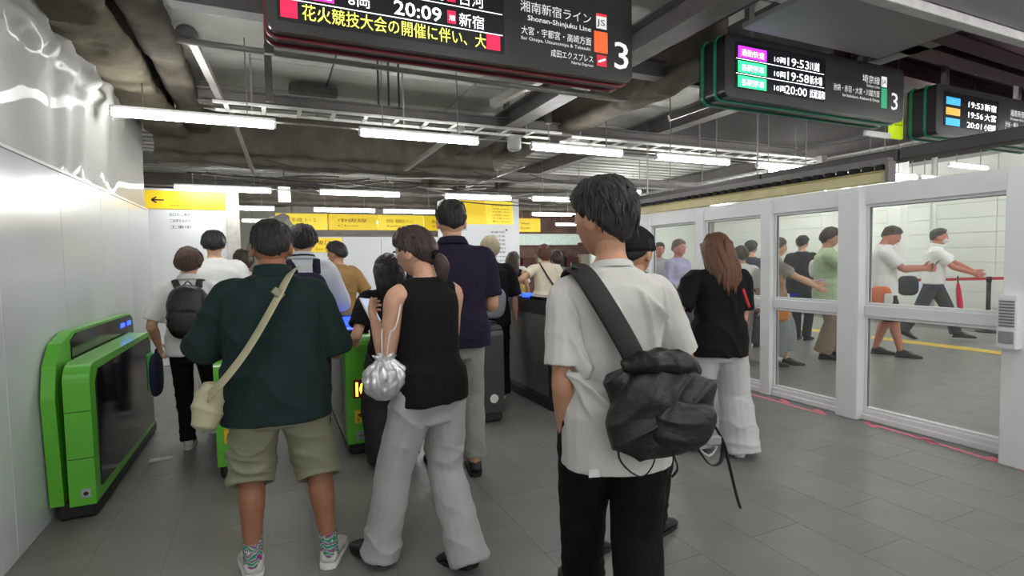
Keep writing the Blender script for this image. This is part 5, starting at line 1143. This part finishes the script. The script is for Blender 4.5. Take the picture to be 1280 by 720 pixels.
c = person('man in tan brown t-shirt turning left beyond the gates', (.70, 6.25), -30, 1.70, skinm=SK_M, vox=.011, hands=((-.2, .25, 1.0), (.26, .06, .92)), head=(-25, 0, 0), hair=dict(rgb=(34, 28, 26), thick=.022, nlocks=60, tuft=.008, seed=61, style='mid', line=(.5,.3,.0,-.35,-.5)),
    top=dict(m=TAN, hem=.45, sleeve=.95, ease=.03, sease=.025, seed=63, name='t_shirt'), bottom=dict(m=BEI, seed=64), shoes=dict(m=SH_WHT, sole=SOLE_W))
c = person('dark haired girl in black t-shirt just ahead of the sleeveless woman', (.755, 3.74), -8, 1.515, girth=.9, fem=True, skinm=SK_L, vox=.010, hands=((-.22, .12, .90), (.2, .22, .95)), hair=dict(rgb=(28, 24, 28), style='mid', thick=.02, nlocks=50, tuft=.004, seed=71),
    top=dict(m=BLK, hem=.46, sleeve=.8, ease=.028, sease=.022, seed=73, name='t_shirt'), bottom=dict(m=cloth('skirt_dark', (52, 48, 52)), prof=(.066,.07,.072,.074,.076), seed=74), shoes=dict(m=SH_BLK, sole=SOLE_B))
hang_hair(c, (28, 24, 28), length=.20, n=44, back=.06)
c = person('short blond person in black t-shirt and trousers at the charcoal gate', (2.08, 5.10), 14, 1.70, girth=.93, fem=True, skinm=SK_L, vox=.010, feet=((-.07, .14, 0, 0, 0), (.08, -.12, .02, 10, 0)), hair=dict(rgb=(158, 142, 116), rgb2=(204, 190, 160), style='mid', thick=.022, nlocks=80, tuft=.006, seed=81, line=(.45,.2,-.2,-.5,-.66)),
    top=dict(m=BLK, hem=.45, sleeve=.95, ease=.036, sease=.03, sflare=.02, seed=83, name='t_shirt'), bottom=dict(m=cloth('black_trousers', (19, 20, 24)), prof=(.060,.058,.054,.052,.052), seed=84), shoes=dict(m=SH_BLK, sole=SOLE_W))
r = held(c, 'shoulder_bag', 'grey satin shoulder bag on the back of the blond person', 'bag')
mb = cuboid_bag(MB(), (-.03, -.17, 1.02), np.array([[.15,0,-.02],[0,.05,0],[.02,0,.16]]), 3.0, 24, 16); mkobj('bag_body', remesh(mb, 'bag_body', .009, 1, lambda v: folds(v, .014, (.5,.2,.8), 8, 4, 4)), mat('satin_grey', (136, 138, 146), .4, var=.15), r)
ribbon('strap', [(-.08,-.15,1.16), (-.12,-.13,1.30), (-.15,-.02,1.38), (-.15,.06,1.30)], .018, .004, MATS['satin_grey'], r, (1,0,0))
# 12-15 people between the white tee and the map pillar
GOLD = mat('strap_yellow', (224, 200, 120), .6)
c = person('long haired woman in dark sleeveless top with pale yellow bag', (3.35, 7.35), 30, 1.57, girth=.9, fem=True, skinm=SK_L, vox=.012, hair=dict(rgb=(66, 54, 48), style='mid', thick=.02, nlocks=40, tuft=.003, seed=91), top=dict(m=cloth('top_dark', (48, 40, 44)), nosleeve=True, hem=.47, seed=93, name='top'), bottom=dict(m=cloth('slate', (70, 72, 80)), prof=(.066,.066,.066,.07,.074), seed=94), shoes=dict(m=SH_BLK))
hang_hair(c, (66, 54, 48), length=.28, n=46, back=.10)
r = held(c, 'shoulder_bag', 'pale yellow shoulder bag of the long haired woman', 'bag'); mb = cuboid_bag(MB(), (.02, -.16, .98), np.array([[.19,0,0],[0,.06,0],[0,0,.13]]), 3, 24, 14); mkobj('bag_body', remesh(mb, 'bag_body', .012, 1), GOLD, r); ribbon('strap', [(.17,-.13,1.06), (.05,-.15,1.22), (-.10,-.06,1.34), (-.12, .05, 1.28)], .016, .004, GOLD, r, (1,0,0))
c = person('brown haired woman in cream top with black shoulder strap', (3.60, 6.75), 10, 1.66, girth=.95, fem=True, skinm=SK_L, vox=.011, hands=((-.34, .12, 1.14), (.2, .2, 1.0)), poles=((-1, -.5, -.6), None), hair=dict(rgb=(92, 58, 46), style='bob', thick=.026, nlocks=60, tuft=.004, seed=95), top=dict(m=cloth('cream', (226, 214, 194)), hem=.46, sleeve=.6, ease=.03, seed=96, name='blouse'), bottom=dict(m=cloth('slate', (70, 72, 80)), seed=97), shoes=dict(m=SH_BLK))
r = held(c, 'crossbody_strap_bag', 'small black bag on crossed black straps over the cream top', 'bag'); mb = cuboid_bag(MB(), (.17, -.12, .92), np.array([[.08,0,0],[0,.04,0],[0,0,.06]]), 3, 18, 12); mkobj('bag_body', remesh(mb, 'bag_body', .010, 1), M_black, r); ribbon('strap', [(-.09,.0,1.40), (-.07,-.13,1.30), (.02,-.145,1.15), (.14,-.13,.99)], .014, .004, M_black, r, (1,0,0))
c = person('dark haired woman with pink hair clip beyond the white t-shirt', (4.05, 7.2), -15, 1.585, girth=.92, fem=True, skinm=SK_L, vox=.012, hair=dict(rgb=(60, 44, 46), style='bob', thick=.024, nlocks=50, tuft=.004, seed=98), top=dict(m=cloth('grey_top', (120, 110, 116)), hem=.46, seed=99), bottom=dict(m=BLK), shoes=dict(m=SH_BLK))
MB().ball(c['HC']+c['HA'].T@A(.05, -.05, .07), (.02,.012,.012)).obj('hair_clip', mat('clip_pink', (220, 90, 110), .5), c['root'], True)
c = person('masked woman in white facing the gates from beyond', (3.95, 8.6), 200, 1.60, girth=.92, fem=True, skinm=SK_L, vox=.012, hair=dict(rgb=(44, 34, 34), style='mid', thick=.018, nlocks=40, seed=100), top=dict(m=WHT, hem=.46, seed=101), bottom=dict(m=cloth('slate', (70, 72, 80))), shoes=dict(m=SH_WHT))
mb = MB(); 
mb.ball(c['HC']+c['HA'].T@A(0, .052, -.052), (.055,.045,.042), ax=c['HA'], nu=16, nv=10); mb.obj('face_mask', M_stick_white, c['root'], True)
c = person('person in black cap and dark jacket ahead of the white t-shirt', (1.64, 2.15), 68, 1.60, skinm=SK_M, vox=.009, girth=1., feet=((-.08, -.36, .04, 18, 0), (.06, .06, 0, 0, 0)), hands=((-.1,.25,1.0), (.1,.25,1.0)), poles=((-.3,-1,-.5),(.3,-1,-.5)), hair=dict(rgb=(20, 19, 20), style='short', thick=.02, nlocks=30, seed=111), top=dict(m=cloth('jacket_dark', (44, 38, 38)), hem=.46, sleeve=1.2, ease=.035, sease=.03, seed=113, name='jacket', collar=dict(m=cloth('jacket_dark', (44, 38, 38)), h=.03)), bottom=dict(m=BLK, seed=114), shoes=dict(m=SH_BLK))
capm = cloth('cap_black', (22, 22, 24)); d, f = sphere_dirs(40, 28); P = headshape(d, c['W'], c['D'], c['Hh'], False)*np.where(d[:, 2:3] > .05, 1.26, .8)
MB().add(c['HC']+P@c['HA'], f).obj('cap', capm, c['root'], True)
c = person('small dark haired passer glimpsed behind the dark green shirt', (-.27, 6.7), -20, 1.63, girth=.9, fem=True, skinm=SK_M, vox=.013, hair=dict(rgb=(58, 42, 36), style='bob', thick=.022, nlocks=40, seed=121), top=dict(m=cloth('blush', (214, 190, 180)), hem=.46, seed=122), bottom=dict(m=BLK), shoes=dict(m=SH_WHT))
# 16- people behind the glass partition
LAV = cloth('lavender', (176, 172, 204)); 
c = person('passer with blurred reddish face behind the first glass panes', (5.9, 7.05), 200, 1.70, skinm=skin('rosy', (206, 140, 126)), vox=.013, hair=dict(rgb=(70, 60, 58), thick=.022, nlocks=40, seed=131), top=dict(m=cloth('grey_mid', (170, 168, 172)), hem=.46, seed=132), bottom=dict(m=cloth('slate', (70, 72, 80))), shoes=dict(m=SH_BLK))
c = person('passer in lavender shirt with dark shoulder bag behind glass', (5.34, 5.97), 170, 1.705, skinm=skin('rosy', (206, 140, 126)), vox=.013, hands=((-.15,.25,1.0), (.15,.25,1.0)), hair=dict(rgb=(120, 100, 84), thick=.022, nlocks=40, seed=133), top=dict(m=LAV, hem=.44, sleeve=1.6, ease=.03, seed=134), bottom=dict(m=cloth('slate', (70, 72, 80))), shoes=dict(m=SH_BLK))
c = person('dark haired passer in navy jacket beside blue gate light', (6.85, 6.02), 60, 1.69, skinm=SK_M, vox=.013, hair=dict(rgb=(34, 30, 34), thick=.02, nlocks=40, seed=135), top=dict(m=cloth('navy_jacket', (52, 54, 72)), hem=.45, sleeve=1.9, ease=.03, seed=136), bottom=dict(m=cloth('slate', (70, 72, 80))), shoes=dict(m=SH_BLK))
c = person('passer in white shirt with dark strap beyond long brown hair', (5.75, 5.20), 30, 1.59, fem=True, skinm=SK_L, vox=.013, hair=dict(rgb=(60, 44, 38), style='mid', thick=.02, nlocks=40, seed=137), top=dict(m=WHT, hem=.45, seed=138), bottom=dict(m=cloth('pinkish', (216, 190, 186)), seed=139), shoes=dict(m=SH_BLK))
c = person('man in dark suit seen from behind through the glass', (8.1, 6.08), 70, 1.775, skinm=SK_L, vox=.013, hair=dict(rgb=(30, 28, 30), thick=.018, nlocks=40, seed=141), top=dict(m=cloth('suit', (42, 42, 48)), hem=.44, sleeve=1.95, ease=.03, sease=.02, seed=142, name='jacket'), bottom=dict(m=cloth('suit', (42, 42, 48)), seed=143), shoes=dict(m=SH_BLK))
c = person('woman in long grey dress reaching forward behind the glass', (5.98, 4.86), 135, 1.68, fem=True, girth=.95, skinm=SK_L, vox=.012, hands=((-.05,.46,1.08), (.12,.48,1.02)), feet=((-.07,.1,0,0,0), (.08,-.1,.0,0,0)), hair=dict(rgb=(96, 72, 60), style='mid', thick=.02, nlocks=50, seed=145), top=dict(m=cloth('print_top', (120, 104, 100), rgb2=(190, 180, 172)), hem=.45, sleeve=.7, seed=146), bottom=dict(m=cloth('skirt_grey', (136, 140, 142)), length=1.7, prof=(.068,.072,.078,.084,.088), seed=147, name='skirt'), shoes=dict(m=SH_BLK))
r = held(c, 'shopping_bag', 'orange bag hanging at the hip of the woman in grey dress', 'bag'); mb = cuboid_bag(MB(), (.27, .02, .72), np.array([[.04,0,0],[0,.12,0],[0,0,.11]]), 3, 18, 12); mkobj('bag_body', remesh(mb, 'bag_body', .012, 1), cloth('orange', (224, 140, 60)), r); ribbon('strap', [(.25,-.05,.80),(.2,-.02,1.1),(.17,.0,1.33),(.2,.06,1.1),(.25,.08,.80)], .010, .004, MATS['cloth_orange'], r, (0,1,0))
c = person('passer in pale green tunic and brown trousers raising a phone', (6.98, 4.86), 138, 1.82, fem=True, girth=.98, skinm=SK_M, vox=.011, hands=((.08,.26,1.52), (.16,.24,1.46)), poles=((-.6,-.2,-1), (.9,.0,-1)), feet=((-.09,.1,0,0,0), (.10,-.08,0,0,-6)), head=(10,6,0), hair=dict(rgb=(62, 50, 46), style='mid', thick=.022, nlocks=60, seed=151), top=dict(m=cloth('tunic_green', (182, 200, 164)), hem=.40, sleeve=.9, ease=.04, sease=.03, flare=.03, seed=152, name='tunic'), bottom=dict(m=cloth('brown_trousers', (150, 132, 112)), length=1.95, prof=(.062,.062,.060,.060,.060), seed=153), shoes=dict(m=SH_BLK, sole=SOLE_B))
r = held(c, 'shoulder_bag', 'white shoulder bag behind the passer in green tunic', 'bag'); mb = cuboid_bag(MB(), (-.17, -.13, 1.24), np.array([[.05,0,0],[0,.07,0],[0,0,.13]]), 2.6, 18, 12); mkobj('bag_body', remesh(mb, 'bag_body', .011, 1), WHT, r)
c = person('man in white t-shirt and dark shorts reading his phone behind glass', (7.85, 4.62), 148, 1.85, skinm=skin('ruddy', (200, 128, 108)), vox=.011, girth=1.0, hands=((-.02,.44,1.24), (.08,.46,1.22)), poles=((-.7,-.3,-1), (.7,-.3,-1)), feet=((-.09,-.12,0,0,0), (.09,.16,0,0,-4)), head=(0,26,0), hair=dict(rgb=(74, 54, 44), thick=.020, nlocks=40, seed=161), top=dict(m=WHT, hem=.46, sleeve=.8, ease=.035, sease=.028, seed=162, name='t_shirt'), bottom=dict(m=cloth('shorts_dark', (52, 50, 52)), length=1.05, prof=(.066,.062,.058,.058,.060), seed=163, name='shorts'), shoes=dict(m=SH_BLK, sole=SOLE_B))
MB().tube([(.09,-.02,1.56),(.10,.12,1.42),(.04,.14,1.22)], [(.012,.004)]*3, n=6, k=4, ref=A(1,0,0)).obj('neck_strap', M_black, c['root'], True)
r = held(c, 'smartphone', 'dark smartphone held out by the man in dark shorts', 'phone'); o = MB().bbox(-.038,.038,-.005,.005,-.08,.08,.004,2).obj('phone_case', M_black, r); o.location = (.05, .56, 1.27); o.rotation_euler = (-.6, 0, 0)
r = held(c, 'shoulder_bag', 'orange and white bag at the hip of the man in shorts', 'bag'); mb = cuboid_bag(MB(), (.23, -.04, .86), np.array([[.045,0,0],[0,.13,0],[0,0,.13]]), 3, 18, 12); mkobj('bag_body', remesh(mb, 'bag_body', .011, 1), cloth('bag_coral', (226, 128, 92)), r); mb = cuboid_bag(MB(), (.285, .05, .82), np.array([[.012,0,0],[0,.06,0],[0,0,.08]]), 3, 14, 10); mkobj('pocket', remesh(mb, 'pocket', .011, 1), WHT, r)
c = person('man in white polo and dark trousers striding past the belt barrier', (9.95, 5.08), 150, 1.84, skinm=skin('ruddy', (200, 128, 108)), vox=.011, girth=1.08, feet=((-.08,.30,0,0,0), (.09,-.46,.05,24,0)), hands=((-.12,.52,1.12), (.16,.48,1.10)), poles=((-.4,-.5,-1), (.5,-.5,-1)), lean=.06, head=(0,0,0), hair=dict(rgb=(72, 68, 66), thick=.022, nlocks=50, seed=171), top=dict(m=WHT, hem=.50, sleeve=.8, ease=.03, sease=.025, over=0, seed=172, name='polo_shirt', collar=dict(m=WHT, h=.03, fold=True)), bottom=dict(m=cloth('charcoal', (66, 66, 74)), prof=(.062,.056,.048,.046,.044), seed=173, waist=.615), shoes=dict(m=SH_BLK, sole=SOLE_B))
mb = MB(); d, f = sphere_dirs(20, 12); mb.ball(c['HC']+c['HA'].T@A(0, .052, -.055), (.064,.058,.050), ax=c['HA'], nu=16, nv=10); mb.obj('face_mask', M_stick_white, c['root'], True)
r = held(c, 'shoulder_bag', 'dark flat bag behind the hip of the striding man', 'bag'); mb = cuboid_bag(MB(), (-.08, -.33, .88), np.array([[.06,0,0],[0,.15,0],[0,0,.17]]), 3.2, 20, 14); mkobj('bag_body', remesh(mb, 'bag_body', .012, 1), cloth('charcoal', (66, 66, 74)), r)
r = held(c, 'folded_umbrella', 'folded red umbrella carried beside the striding man', 'umbrella'); MB().tube([(.22,.30,.95),(.23,.31,.80),(.23,.33,.60),(.23,.35,.42)], [.018,.035,.04,.012], n=12, k=3).obj('canopy', cloth('umbrella_red', (206, 32, 72)), r, True); MB().tube([(.22,.30,.95),(.218,.295,1.06)], [.010,.012], n=8, k=2).obj('handle', M_black, r, True)
